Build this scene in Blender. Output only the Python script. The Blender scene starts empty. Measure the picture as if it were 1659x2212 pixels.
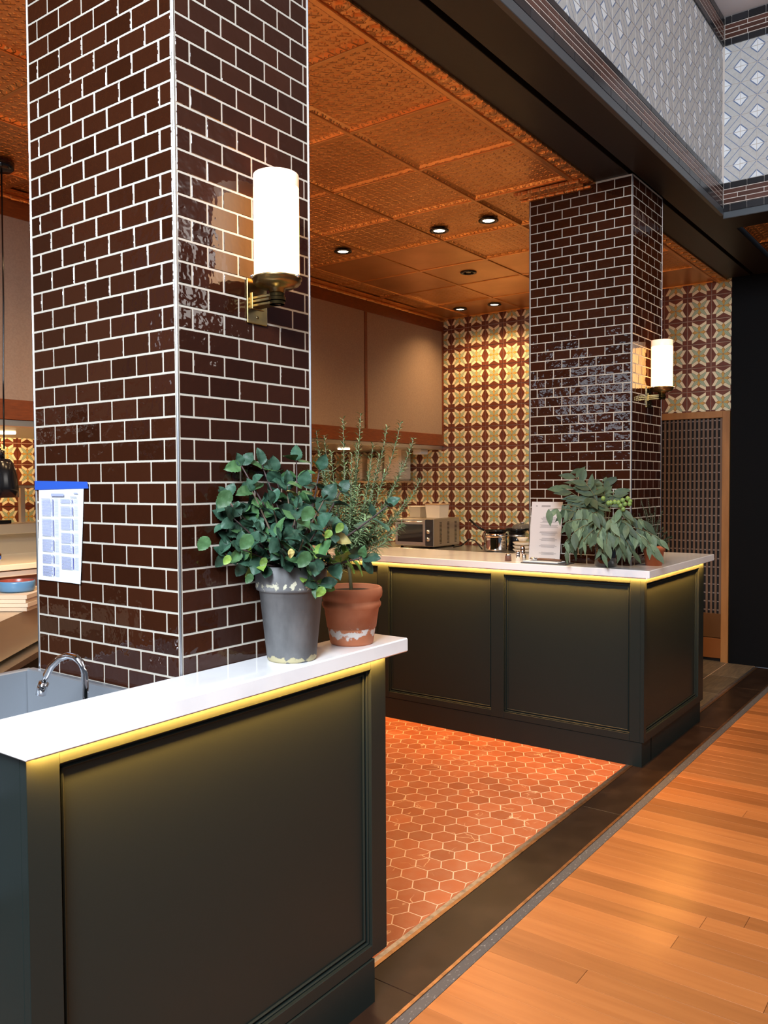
import bpy, math, random
from mathutils import Vector, Matrix
random.seed(7)
scene = bpy.context.scene
col = scene.collection

# ------------------------------------------------------------------ camera
F_PX, CX, CY = 1805.484, 829.5, 1106.0          # focal length in pixels of the 1659x2212 frame
CAM = Vector((-1.3524, -1.6160, 1.5403))
YAW, PITCH, ROLL = 0.6332, -0.0346, -0.0052
FW = Vector((math.cos(YAW)*math.cos(PITCH), math.sin(YAW)*math.cos(PITCH), math.sin(PITCH)))
_rt = Vector((math.sin(YAW), -math.cos(YAW), 0)); _up = _rt.cross(FW)
RT = _rt*math.cos(ROLL) + _up*math.sin(ROLL); UP = -_rt*math.sin(ROLL) + _up*math.cos(ROLL)
cam_d = bpy.data.cameras.new('camera'); cam = bpy.data.objects.new('camera', cam_d); col.objects.link(cam)
cam_d.sensor_fit = 'HORIZONTAL'; cam_d.sensor_width = 36.0; cam_d.lens = 36.0*F_PX/1659.0
cam_d.clip_start = .02
m = Matrix((RT, UP, -FW)).transposed().to_4x4(); m.translation = CAM; cam.matrix_world = m
scene.camera = cam
def PD(x, y, d):            # pixel + distance along the optical axis -> world point
    return CAM + (FW + RT*((x-CX)/F_PX) - UP*((y-CY)/F_PX))*d
def depth(v): return (Vector(v)-CAM).dot(FW)
def PX(v):
    d = Vector(v)-CAM; z = d.dot(FW); return (CX+F_PX*d.dot(RT)/z, CY-F_PX*d.dot(UP)/z)

# ------------------------------------------------------------------ world, light, exposure
w = bpy.data.worlds.new('world'); scene.world = w; w.use_nodes = True
bg = w.node_tree.nodes['Background']; bg.inputs[0].default_value = (.62, .72, .9, 1); bg.inputs[1].default_value = .13
vs = scene.view_settings
vs.view_transform = 'Standard'; vs.look = 'None'; vs.gamma = 1.0; vs.use_curve_mapping = False; vs.exposure = 0.0
def area(name, loc, target, sx, sy, power, color):
    l = bpy.data.lights.new(name, 'AREA'); l.shape = 'RECTANGLE'; l.size = sx; l.size_y = sy; l.energy = power; l.color = color
    o = bpy.data.objects.new(name, l); col.objects.link(o); o.location = loc
    o.rotation_euler = (Vector(target)-Vector(loc)).to_track_quat('-Z', 'Y').to_euler(); return o
def spot(name, loc, target, power, color, angle=100, blend=.6, r=.04):
    l = bpy.data.lights.new(name, 'SPOT'); l.energy = power; l.color = color; l.spot_size = math.radians(angle); l.spot_blend = blend; l.shadow_soft_size = r
    o = bpy.data.objects.new(name, l); col.objects.link(o); o.location = loc
    o.rotation_euler = (Vector(target)-Vector(loc)).to_track_quat('-Z', 'Y').to_euler(); return o
WARM = (1, .66, .33); WARM2 = (1, .66, .33); COOL = (.80, .90, 1)
area('side_window_daylight', (-2.6, -1.5, 3.5), (-.45, -.15, 1.05), 1.2, 1.2, 400, COOL)
area('kitchen_window_daylight', (-5.5, 3.4, 2.95), (0, 1.2, 2.3), 3.4, .5, 24, COOL)
area('hall_window_daylight', (-4.2, -3.0, 3.6), (4.2, -.9, 3.9), 2.6, 1.4, 95, (.92, .96, 1))
area('hall_front_fill', (3.2, -6.2, 4.0), (2.8, -.2, 3.9), 4, .9, 70, (1, .94, .88))  # unseen fill light, added to brighten the patterned wall above the beam
spot('hall_lamp_light', (3.2, -1.6, 4.2), (3.1, -.7, 0), 170, WARM, 100, .9, .12)
spot('hall_lamp_light.001', (1.3, -1.3, 4.2), (1.6, -.8, 0), 85, WARM, 100, .9, .12)
spot('hall_track_light', (2.6, -1.9, 4.3), (2.45, -.52, 0), 140, WARM, 19, 1, .05)
spot('hall_track_light.001', (1.8, -1.9, 4.3), (1.70, -.56, 0), 140, WARM, 17, 1, .05)

# ------------------------------------------------------------------ materials
MATS = {}
def mat(name, color, rough=.5, metal=0, emit=None, estr=0, spec=.5, coat=0, trans=0, ior=1.45, var=None, bump=None, rnd=0, sheen=0):
    """var=(scale, colour2, lo, hi[, stretch]) noise colour; bump=(scale, strength, dist); rnd = per-piece brightness jitter"""
    if name in MATS: return MATS[name]
    M = bpy.data.materials.new(name); M.use_nodes = True; nt = M.node_tree; N = nt.nodes; L = nt.links
    b = N['Principled BSDF']
    b.inputs['Base Color'].default_value = (*color, 1); b.inputs['Roughness'].default_value = rough; b.inputs['Metallic'].default_value = metal
    b.inputs['Specular IOR Level'].default_value = spec; b.inputs['Coat Weight'].default_value = coat; b.inputs['Coat Roughness'].default_value = .04
    b.inputs['Transmission Weight'].default_value = trans; b.inputs['IOR'].default_value = ior
    if emit: b.inputs['Emission Color'].default_value = (*emit, 1); b.inputs['Emission Strength'].default_value = estr
    geo = N.new('ShaderNodeNewGeometry'); src = None
    if var:
        mp = N.new('ShaderNodeMapping'); L.new(geo.outputs['Position'], mp.inputs[0])
        if len(var) > 4: mp.inputs['Scale'].default_value = var[4]
        n = N.new('ShaderNodeTexNoise'); n.inputs['Scale'].default_value = var[0]; n.inputs['Detail'].default_value = 6; L.new(mp.outputs[0], n.inputs['Vector'])
        r = N.new('ShaderNodeMapRange'); r.inputs[1].default_value = var[2]; r.inputs[2].default_value = var[3]; L.new(n.outputs['Fac'], r.inputs[0])
        mx = N.new('ShaderNodeMix'); mx.data_type = 'RGBA'; mx.inputs['A'].default_value = (*color, 1); mx.inputs['B'].default_value = (*var[1], 1)
        L.new(r.outputs[0], mx.inputs['Factor']); src = mx.outputs['Result']
    if rnd:
        oi = N.new('ShaderNodeObjectInfo'); ad = N.new('ShaderNodeMath'); ad.operation = 'ADD'
        L.new(oi.outputs['Random'], ad.inputs[0]); L.new(geo.outputs['Random Per Island'], ad.inputs[1])
        fr = N.new('ShaderNodeMath'); fr.operation = 'FRACT'; L.new(ad.outputs[0], fr.inputs[0])
        r = N.new('ShaderNodeMapRange'); r.inputs[3].default_value = 1-rnd; r.inputs[4].default_value = 1+rnd; L.new(fr.outputs[0], r.inputs[0])
        hs = N.new('ShaderNodeHueSaturation'); L.new(r.outputs[0], hs.inputs['Value'])
        if src: L.new(src, hs.inputs['Color'])
        else: hs.inputs['Color'].default_value = (*color, 1)
        src = hs.outputs[0]
    if src: L.new(src, b.inputs['Base Color'])
    if bump:
        n = N.new('ShaderNodeTexNoise'); n.inputs['Scale'].default_value = bump[0]; n.inputs['Detail'].default_value = 3; L.new(geo.outputs['Position'], n.inputs['Vector'])
        bp = N.new('ShaderNodeBump'); bp.inputs['Strength'].default_value = bump[1]; bp.inputs['Distance'].default_value = bump[2]
        L.new(n.outputs['Fac'], bp.inputs['Height']); L.new(bp.outputs[0], b.inputs['Normal'])
    MATS[name] = M; return M
def glazed_tile(name, color, rough=.05):
    """hand-glazed tile: every piece tilts a little and has a wavy surface"""
    M = mat(name, color, rough, spec=.5, rnd=.25)
    nt = M.node_tree; N = nt.nodes; L = nt.links; b = N['Principled BSDF']
    geo = N.new('ShaderNodeNewGeometry')
    n = N.new('ShaderNodeTexNoise'); n.inputs['Scale'].default_value = 26; n.inputs['Detail'].default_value = 2; L.new(geo.outputs['Position'], n.inputs['Vector'])
    bp = N.new('ShaderNodeBump'); bp.inputs['Strength'].default_value = .55; bp.inputs['Distance'].default_value = .004
    L.new(n.outputs['Fac'], bp.inputs['Height'])
    oi = N.new('ShaderNodeObjectInfo'); wn = N.new('ShaderNodeTexWhiteNoise'); wn.noise_dimensions = '2D'
    cb = N.new('ShaderNodeCombineXYZ'); L.new(oi.outputs['Random'], cb.inputs[0]); L.new(geo.outputs['Random Per Island'], cb.inputs[1]); L.new(cb.outputs[0], wn.inputs['Vector'])
    sb = N.new('ShaderNodeVectorMath'); sb.operation = 'SUBTRACT'; sb.inputs[1].default_value = (.5, .5, .5); L.new(wn.outputs['Color'], sb.inputs[0])
    sc = N.new('ShaderNodeVectorMath'); sc.operation = 'SCALE'; sc.inputs['Scale'].default_value = .045; L.new(sb.outputs[0], sc.inputs[0])
    ad = N.new('ShaderNodeVectorMath'); L.new(bp.outputs[0], ad.inputs[0]); L.new(sc.outputs[0], ad.inputs[1])
    no = N.new('ShaderNodeVectorMath'); no.operation = 'NORMALIZE'; L.new(ad.outputs[0], no.inputs[0]); L.new(no.outputs[0], b.inputs['Normal'])
    return M
TILE = glazed_tile('brown_glaze', (.027, .0074, .0033))
GROUT = mat('cream_grout', (.43, .39, .33), .85, bump=(300, .3, .001))
STEEL = mat('brushed_steel', (.62, .62, .62), .28, 1, var=(60, (.5, .5, .5), .3, .7, (1, 1, 12)))
CHROME = mat('chrome', (.8, .8, .82), .06, 1)
BLACK = mat('black_enamel', (.006, .006, .007), .18)
DARKTRIM = mat('dark_painted_metal', (.014, .011, .009), .42, spec=.35, bump=(40, .1, .002))
GREEN = mat('dark_green_paint', (.0095, .0145, .0132), .40, spec=.3, bump=(250, .08, .0006))
QUARTZ = mat('white_quartz', (.80, .79, .80), .10, var=(5, (.70, .69, .71), .5, .75), coat=.3)
BRASS = mat('aged_brass', (.36, .25, .10), .30, 1, var=(30, (.20, .15, .08), .4, .7))
WOODTRIM = mat('stained_cherry', (.21, .050, .010), .35, var=(8, (.14, .032, .007), .3, .7, (2, 2, 12)))
LED = mat('led_strip_light', (1, .8, .4), .5, emit=(1, .43, .085), estr=1250)
PANEL = mat('beige_wall_cloth', (.33, .22, .15), .8, var=(90, (.29, .19, .13), .35, .65), bump=(600, .2, .0008))
PAPER = mat('white_paper', (.62, .65, .69), .7)
INK = mat('pale_blue_ink', (.30, .33, .52), .8)
INKD = mat('blue_ink', (.05, .06, .30), .8)

# copper ceiling tile with an embossed all-over flower relief
def copper_mat(name, emboss):
    M = mat(name, (.76, .385, .135), .34, .9, rnd=.10, var=(3, (.62, .29, .09), .35, .7))
    if emboss:
        nt = M.node_tree; N = nt.nodes; L = nt.links; b = N['Principled BSDF']
        geo = N.new('ShaderNodeNewGeometry')
        sx = N.new('ShaderNodeSeparateXYZ'); L.new(geo.outputs['Position'], sx.inputs[0])
        def vor(scale, off, rand, metric):
            a = N.new('ShaderNodeCombineXYZ'); 
            for k in (0, 1):
                mm = N.new('ShaderNodeMath'); mm.operation = 'ADD'; L.new(sx.outputs[k], mm.inputs[0]); mm.inputs[1].default_value = off; L.new(mm.outputs[0], a.inputs[k])
            v = N.new('ShaderNodeTexVoronoi'); v.voronoi_dimensions = '2D'; v.inputs['Randomness'].default_value = rand; v.inputs['Scale'].default_value = scale; v.distance = metric; L.new(a.outputs[0], v.inputs['Vector'])
            return v.outputs['Distance']
        a = N.new('ShaderNodeMapRange'); a.interpolation_type = 'SMOOTHSTEP'; a.inputs[1].default_value = .20; a.inputs[2].default_value = .40; a.inputs[3].default_value = 1; a.inputs[4].default_value = 0; L.new(vor(17, 0, 0, 'MANHATTAN'), a.inputs[0])
        b2 = N.new('ShaderNodeMapRange'); b2.interpolation_type = 'SMOOTHSTEP'; b2.inputs[1].default_value = .10; b2.inputs[2].default_value = .30; b2.inputs[3].default_value = .7; b2.inputs[4].default_value = 0; L.new(vor(34, .0147, .3, 'EUCLIDEAN'), b2.inputs[0])
        sm = N.new('ShaderNodeMath'); sm.operation = 'ADD'; L.new(a.outputs[0], sm.inputs[0]); L.new(b2.outputs[0], sm.inputs[1])
        bp = N.new('ShaderNodeBump'); bp.inputs['Strength'].default_value = .55; bp.inputs['Distance'].default_value = .012
        L.new(sm.outputs[0], bp.inputs['Height']); L.new(bp.outputs[0], b.inputs['Normal'])
    return M
COPPER = copper_mat('embossed_copper', True); COPPERP = copper_mat('plain_copper', False)

# ------------------------------------------------------------------ mesh builder
class MB:
    def __init__(s): s.v = []; s.f = []; s.m = []; s.sm = []
    def poly(s, pts, mi=0, smooth=False):
        n = len(s.v); s.v += [tuple(p) for p in pts]; s.f.append(tuple(range(n, n+len(pts)))); s.m.append(mi); s.sm.append(smooth)
    def faces(s, vs_, fs, mi=0, smooth=False):
        n = len(s.v); s.v += [tuple(p) for p in vs_]
        for f in fs: s.f.append(tuple(i+n for i in f)); s.m.append(mi); s.sm.append(smooth)
    def box(s, x0, x1, y0, y1, z0, z1, mi=0, bev=0):
        if x0 > x1: x0, x1 = x1, x0
        if y0 > y1: y0, y1 = y1, y0
        if z0 > z1: z0, z1 = z1, z0
        if not bev:
            V = [(x, y, z) for z in (z0, z1) for y in (y0, y1) for x in (x0, x1)]
            s.faces(V, [(0, 2, 3, 1), (4, 5, 7, 6), (0, 1, 5, 4), (2, 6, 7, 3), (0, 4, 6, 2), (1, 3, 7, 5)], mi); return s
        b = min(bev, (x1-x0)/2.01, (y1-y0)/2.01, (z1-z0)/2.01)
        V = []; idx = {}
        for ix, x in enumerate((x0, x1)):
            for iy, y in enumerate((y0, y1)):
                for iz, z in enumerate((z0, z1)):
                    sx, sy, sz = (b, -b)[ix], (b, -b)[iy], (b, -b)[iz]
                    for k, p in enumerate(((x, y+sy, z+sz), (x+sx, y, z+sz), (x+sx, y+sy, z))):
                        idx[ix, iy, iz, k] = len(V); V.append(p)
        Fs = []
        for i in (0, 1):
            o = [(0, 0), (0, 1), (1, 1), (1, 0)]
            Fs.append([idx[(i, a, c, 0)] for a, c in (o if i == 0 else o[::-1])])
            Fs.append([idx[(a, i, c, 1)] for a, c in (o[::-1] if i == 0 else o)])
            Fs.append([idx[(a, c, i, 2)] for a, c in (o if i == 0 else o[::-1])])
        for a in (0, 1):
            for c in (0, 1):
                Fs.append([idx[a, c, 0, 0], idx[a, c, 1, 0], idx[a, c, 1, 1], idx[a, c, 0, 1]])
                Fs.append([idx[a, 0, c, 0], idx[a, 1, c, 0], idx[a, 1, c, 2], idx[a, 0, c, 2]])
                Fs.append([idx[0, a, c, 1], idx[1, a, c, 1], idx[1, a, c, 2], idx[0, a, c, 2]])
                for d in (0, 1): Fs.append([idx[a, c, d, k] for k in (0, 1, 2)])
        s.faces(V, Fs, mi); return s
    def lathe(s, prof, c=(0, 0, 0), n=32, mi=0, smooth=True, axis='z'):
        c = Vector(c); V = []
        for r, z in prof:
            for k in range(n):
                a = 2*math.pi*k/n; p = (r*math.cos(a), r*math.sin(a), z)
                if axis == 'y': p = (p[0], -p[2], p[1])
                if axis == 'x': p = (-p[2], p[1], p[0])
                V.append(c+Vector(p))
        Fs = [(i*n+k, i*n+(k+1) % n, (i+1)*n+(k+1) % n, (i+1)*n+k) for i in range(len(prof)-1) for k in range(n)]
        s.faces(V, Fs, mi, smooth); return s
    def cyl(s, c, r, z0, z1, n=24, mi=0, smooth=True, axis='z'):
        return s.lathe([(0.0001, z0), (r, z0), (r, z0), (r, z1), (r, z1), (.0001, z1)], c, n, mi, smooth, axis)
    def tube(s, pts, r, n=8, mi=0, r1=None):
        pts = [Vector(p) for p in pts]; V = []
        for i, p in enumerate(pts):
            t = (pts[min(i+1, len(pts)-1)]-pts[max(i-1, 0)]).normalized()
            u = t.cross(Vector((0, 0, 1)) if abs(t.z) < .9 else Vector((1, 0, 0))).normalized(); v = t.cross(u)
            rr = r if r1 is None else r+(r1-r)*i/(len(pts)-1)
            for k in range(n): a = 2*math.pi*k/n; V.append(p+(u*math.cos(a)+v*math.sin(a))*rr)
        m_ = len(pts); Fs = [(i*n+k, i*n+(k+1) % n, (i+1)*n+(k+1) % n, (i+1)*n+k) for i in range(m_-1) for k in range(n)]
        Fs += [tuple(range(n))[::-1], tuple(range((m_-1)*n, m_*n))]
        s.faces(V, Fs, mi, True); return s
    def mesh(s, name, mats):
        me = bpy.data.meshes.new(name); me.from_pydata(s.v, [], s.f)
        for mm in (mats if isinstance(mats, (list, tuple)) else [mats]): me.materials.append(mm)
        me.polygons.foreach_set('material_index', s.m); me.polygons.foreach_set('use_smooth', s.sm)
        import bmesh
        bm = bmesh.new(); bm.from_mesh(me); bmesh.ops.recalc_face_normals(bm, faces=bm.faces); bm.to_mesh(me); bm.free()
        me.update(); return me
ORIG = {}
def link(o, parent=None, loc=None):
    col.objects.link(o)
    if parent is not None: o.parent = parent
    if loc is not None: o.location = loc
    return o
def build(name, mb, mats, parent=None, recalc=True, origin=None):
    """vertices are in world coordinates; stored relative to the parent's (or own) base point"""
    if parent is not None: o0 = Vector(ORIG.get(parent, (0, 0, 0)))
    elif origin is not None: o0 = Vector(origin)
    else:
        xs = [v[0] for v in mb.v]; ys = [v[1] for v in mb.v]; zs = [v[2] for v in mb.v]
        o0 = Vector(((min(xs)+max(xs))/2, (min(ys)+max(ys))/2, min(zs)))
    mb.v = [tuple(Vector(v)-o0) for v in mb.v]
    o = bpy.data.objects.new(name, mb.mesh(name, mats)); link(o, parent)
    if parent is None: o.location = o0; ORIG[o] = o0.copy()
    else: ORIG[o] = o0.copy()
    return o
def inst(name, me, parent, wloc, rot=None, scl=None):
    o = bpy.data.objects.new(name, me); link(o, parent, Vector(wloc)-Vector(ORIG.get(parent, (0, 0, 0))))
    if rot: o.rotation_euler = rot
    if scl: o.scale = scl
    ORIG[o] = Vector(wloc); return o
def tag(o, label=None, cat=None, group=None, kind=None):
    if label: o['label'] = label
    if cat: o['category'] = cat
    if group: o['group'] = group
    if kind: o['kind'] = kind
    return o
def thing(name, label, cat, loc, group=None):
    o = bpy.data.objects.new(name, None); col.objects.link(o); o.location = loc; o.empty_display_size = .05; ORIG[o] = Vector(loc)
    return tag(o, label, cat, group)
def copy_tree(o, parent=None):
    c = o.copy(); col.objects.link(c)
    if parent is not None: c.parent = parent
    for ch in list(o.children): copy_tree(ch, c)
    return c
def structure(name, mb, mats, origin=None): return tag(build(name, mb, mats, origin=origin), kind='structure')

# ================================================================== STRUCTURE
CEIL = 3.235
# ---- wood floor of the hall: planks running towards the kitchen
floor = structure('floor', MB().box(-3.5, 8, -5.5, -.285, -.06, -.012), mat('subfloor', (.05, .03, .015), .9), origin=(0, 0, 0))
OAK = mat('oiled_oak', (.36, .138, .042), .27, rnd=.24, spec=.5, var=(3.2, (.29, .106, .031), .3, .75, (9, .6, 1)), bump=(120, .05, .0006))
pw = .0915
x = -.9; i = 0
while x < 6.0:
    y = -.287; first = True
    while y > -2.35:
        ln = random.uniform(.25, 1.2) if first else random.uniform(.8, 1.5)
        if x < .3: ln = 2.2
        y1 = max(y-ln, -2.4)
        b = MB().box(x+.0006, x+pw-.0006, y1+.0006, y-.0006, -.014, 0, bev=.0008)
        build('plank', b, OAK, floor); y = y1; first = False
    x += pw; i += 1
build('plank', MB().box(-.9, 6.0, -5.4, -2.402, -.014, 0), OAK, floor)
# ---- stone threshold and its metal edges
thr = structure('floor', MB().box(-1.2, 6.0, -.236, -.046, -.06, -.012), mat('mortar', (.1, .09, .08), .9), origin=(0, 0, 0))
STONE = mat('dark_stone', (.016, .009, .006), .30, spec=.35, var=(7, (.030, .018, .012), .45, .75), rnd=.12)
xs = [-1.2, -.05, .68, 2.365, 4.02, 5.2, 6.0]
for a, b in zip(xs, xs[1:]): build('stone_slab', MB().box(a+.001, b-.001, -.2345, -.0465, -.014, .001, bev=.001), STONE, thr)
SILV = mat('scuffed_aluminium', (.55, .53, .56), .35, 1, var=(40, (.30, .28, .30), .4, .7)); COPR = mat('copper_edge', (.55, .32, .18), .35, 1, var=(25, (.30, .19, .12), .4, .7))
GREYT = mat('grey_sealant', (.065, .065, .07), .6, var=(60, (.26, .26, .27), .58, .74, (1, 2, 1)))
for k, (y0, y1, mm) in enumerate(((-.0455, -.030, COPR), (-.030, -.012, SILV), (-.2475, -.2355, COPR), (-.2855, -.248, GREYT))):
    o = structure('trim_%d' % (k+1), MB().box(-1.2, 6.0, y0, y1, -.012, .0025 if mm is not GREYT else -.001), mm)
# ---- terracotta hexagon floor
hexf = structure('floor', MB().box(-3.0, 6.08, -.012, 6.0, -.06, -.0008), mat('hex_grout', (.74, .50, .33), .9), origin=(0, 0, 0))
TERRA = mat('terracotta_marble', (.38, .105, .038), .42, spec=.4, rnd=.16, var=(16, (.40, .145, .068), .42, .75))
def add_veins(M):
    nt = M.node_tree; N = nt.nodes; L = nt.links; b = N['Principled BSDF']; src = b.inputs['Base Color'].links[0].from_socket
    geo = N.new('ShaderNodeNewGeometry'); v = N.new('ShaderNodeTexVoronoi'); v.feature = 'DISTANCE_TO_EDGE'; v.inputs['Scale'].default_value = 5
    nz = N.new('ShaderNodeTexNoise'); nz.inputs['Scale'].default_value = 9; L.new(geo.outputs['Position'], nz.inputs['Vector'])
    ad = N.new('ShaderNodeVectorMath'); ad.operation = 'MULTIPLY_ADD'; ad.inputs[1].default_value = (.25, .25, .25); L.new(nz.outputs['Color'], ad.inputs[0]); L.new(geo.outputs['Position'], ad.inputs[2]); L.new(ad.outputs[0], v.inputs['Vector'])
    n2 = N.new('ShaderNodeTexNoise'); n2.inputs['Scale'].default_value = 6; L.new(geo.outputs['Position'], n2.inputs['Vector'])
    r = N.new('ShaderNodeMapRange'); r.inputs[1].default_value = 0; r.inputs[2].default_value = .018; r.inputs[3].default_value = 1; r.inputs[4].default_value = 0; L.new(v.outputs['Distance'], r.inputs[0])
    r2 = N.new('ShaderNodeMapRange'); r2.inputs[1].default_value = .56; r2.inputs[2].default_value = .62; L.new(n2.outputs['Fac'], r2.inputs[0])
    mu = N.new('ShaderNodeMath'); mu.operation = 'MULTIPLY'; L.new(r.outputs[0], mu.inputs[0]); L.new(r2.outputs[0], mu.inputs[1])
    mx = N.new('ShaderNodeMix'); mx.data_type = 'RGBA'; mx.inputs['B'].default_value = (.80, .52, .30, 1); L.new(mu.outputs[0], mx.inputs['Factor']); L.new(src, mx.inputs['A']); L.new(mx.outputs['Result'], b.inputs['Base Color'])
add_veins(TERRA)
HX, HY, HR = .1022, .0885, .0567
def hexagon(mb, cx, cy, r, z0, z1, ymin=None):
    P = [(cx+r*math.cos(math.radians(60*k+30)), cy+r*math.sin(math.radians(60*k+30))) for k in range(6)]
    p2 = [(cx+(r-.0012)*math.cos(math.radians(60*k+30)), cy+(r-.0012)*math.sin(math.radians(60*k+30))) for k in range(6)]
    if ymin is not None: P = [(a, max(b, ymin)) for a, b in P]; p2 = [(a, max(b, ymin+.001)) for a, b in p2]
    V = [(a, b, z0) for a, b in P]+[(a, b, z1-.001) for a, b in P]+[(a, b, z1) for a, b in p2]
    mb.faces(V, [(0, 1, 2, 3, 4, 5)[::-1]]+[(k, (k+1) % 6, 6+(k+1) % 6, 6+k) for k in range(6)]+[(6+k, 6+(k+1) % 6, 12+(k+1) % 6, 12+k) for k in range(6)]+[(12, 13, 14, 15, 16, 17)])
hm = MB(); hexagon(hm, 0, 0, HR, -.006, 0); hexmesh = hm.mesh('hexagon_tile', TERRA)
cells = []
for j in range(-1, 40):
    for i in range(-10, 21):
        cx = 1.127+HX*(i+(.5 if j % 2 else 0)); cy = .038+HY*j
        if cx > 3.16 or cx < .12 or cy < -.06: continue
        u, v = PX((cx, cy, 0)); vis = 826 < u < 1345 and v < 2100 and cx < 3.03
        cells.append((0 if vis else 1, depth((cx, cy, 0)), cx, cy))
cells.sort(); hs = MB()
for k, (iv, d, cx, cy) in enumerate(cells):
    edge = cy-HR < -.0115
    if k < 300 and not edge: inst('hexagon_tile', hexmesh, hexf, (cx, cy, 0))
    elif k < 300:
        if cy+HR > -.008: mbx = MB(); hexagon(mbx, cx, cy, HR, -.006, 0, -.0115); build('hexagon_tile', mbx, TERRA, hexf)
    elif cy+HR > -.008: hexagon(hs, cx, cy, HR, -.006, 0, -.0115 if edge else None)
tag(build('hexagon_tile_field', hs, TERRA, hexf), kind='stuff')
# ---- slate pavers in front of the lattice door
SLATE = mat('slate', (.07, .055, .04), .45, rnd=.25, var=(10, (.13, .10, .065), .4, .7, (.7, 6, 1)))
slate = structure('floor', MB().box(4.3, 6.08, -.011, .9, -.006, -.001), GROUT, origin=(0, 0, 0))
for a in (4.31, 4.91, 5.51):
    for b in (-.009, .214, .52): build('slate_paver', MB().box(a, a+.596, b, b+(.216 if b < 0 else .30), -.001, .003, bev=.001), SLATE, slate)

# ---- copper ceiling
GX0, GP = .668, .6005; GY0 = .345
ceil = structure('ceiling', MB().box(-2.4, 6.08, .24, 6.0, CEIL+.05, CEIL+.10), mat('ceiling_void', (.02, .012, .008), .9), origin=(0, 0, 0))
tm = MB()   # panel with a stepped rim
h = GP/2-.012
tm.faces([(-h, -h, 0), (h, -h, 0), (h, h, 0), (-h, h, 0), (-h+.02, -h+.02, .010), (h-.02, -h+.02, .010), (h-.02, h-.02, .010), (-h+.02, h-.02, .010)],
         [(0, 1, 5, 4), (1, 2, 6, 5), (2, 3, 7, 6), (3, 0, 4, 7), (4, 5, 6, 7)])
tmesh = tm.mesh('ceiling_tile', COPPER)
tp = MB(); tp.faces([(-h, -h, 0), (h, -h, 0), (h, h, 0), (-h, h, 0)], [(0, 1, 2, 3)]); tplain = tp.mesh('ceiling_tile', COPPERP)
plain = {(5, 2), (6, 1), (6, 2), (7, 2), (5, 3), (6, 3)}
for i in range(-5, 9):
    for j in range(0, 5):
        x0 = GX0+GP*i; y0 = GY0+GP*j
        if x0+GP/2 > 6.0: continue
        inst('ceiling_tile', tplain if (i, j) in plain else tmesh, ceil, (x0+GP/2, y0+GP/2, CEIL))
build('ceiling_tile', MB().box(-2.4, 6.08, 3.36, 6.0, CEIL, CEIL+.004), COPPERP, ceil)
build('ceiling_tile', MB().box(GX0+9*GP-.6, 6.08, .345, 3.36, CEIL+.003, CEIL+.006), COPPERP, ceil)
for i in range(-5, 10):
    x0 = GX0+GP*i
    build('grid_bar', MB().box(x0-.012, x0+.012, .30, 3.06, CEIL-.006, CEIL+.004, bev=.003), COPPERP, ceil)
for j in range(0, 6):
    y0 = GY0+GP*j
    if y0 > 3.0: continue
    build('grid_bar', MB().box(-2.4, 6.08, y0-.012, y0+.012, CEIL-.007, CEIL+.003, bev=.003), COPPERP, ceil)
# embossed copper crown along the beam and at the bulkhead
cr = MB()
EMB = copper_mat('embossed_copper_crown', True)
cr.box(-2.4, 6.08, .243, .331, CEIL-.004, CEIL+.004); cr.box(-2.4, 6.08, .323, .333, CEIL-.012, CEIL, bev=.003); cr.box(-2.4, 6.08, .243, .251, CEIL-.012, CEIL, bev=.003)
n = 0; xx = .9
while xx < 6.0:
    cr.lathe([(.036, CEIL-.004), (.028, CEIL-.010), (.012, CEIL-.008), (.0005, CEIL-.013)], (xx, .288, 0), 8); xx += .098
build('crown_moulding', cr, EMB, ceil)
cr = MB(); cr.box(-2.4, 6.08, 2.97, 3.06, CEIL-.004, CEIL+.002); cr.box(-2.4, 6.08, 3.035, 3.06, CEIL-.03, CEIL-.004, bev=.008)
xx = 1.0
while xx < 6.05: cr.box(xx, xx+.06, 3.03, 3.05, CEIL-.034, CEIL-.010, bev=.006); xx += .11
build('crown_moulding', cr, EMB, ceil)
# crown return against the far pillar
cr = MB(); cr.box(3.10, 3.2155, .30, .70, CEIL-.022, CEIL-.002, bev=.003); cr.box(3.185, 3.2165, .26, .70, CEIL-.034, CEIL-.020, bev=.004)
build('crown_moulding', cr, EMB, ceil)

# ---- beam over the kitchen front: two dark soffit boards with an open joint
beam = structure('ceiling', MB().box(-2.4, 6.03, -.17, .243, CEIL+.03, CEIL+.22), BLACK, origin=(0, 0, 0))
build('soffit_board', MB().box(-2.4, 6.03, .050, .243, CEIL, CEIL+.06, bev=.002), DARKTRIM, beam)
build('soffit_board', MB().box(-2.4, 6.03, -.178, .022, CEIL, CEIL+.06, bev=.002), DARKTRIM, beam)
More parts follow.
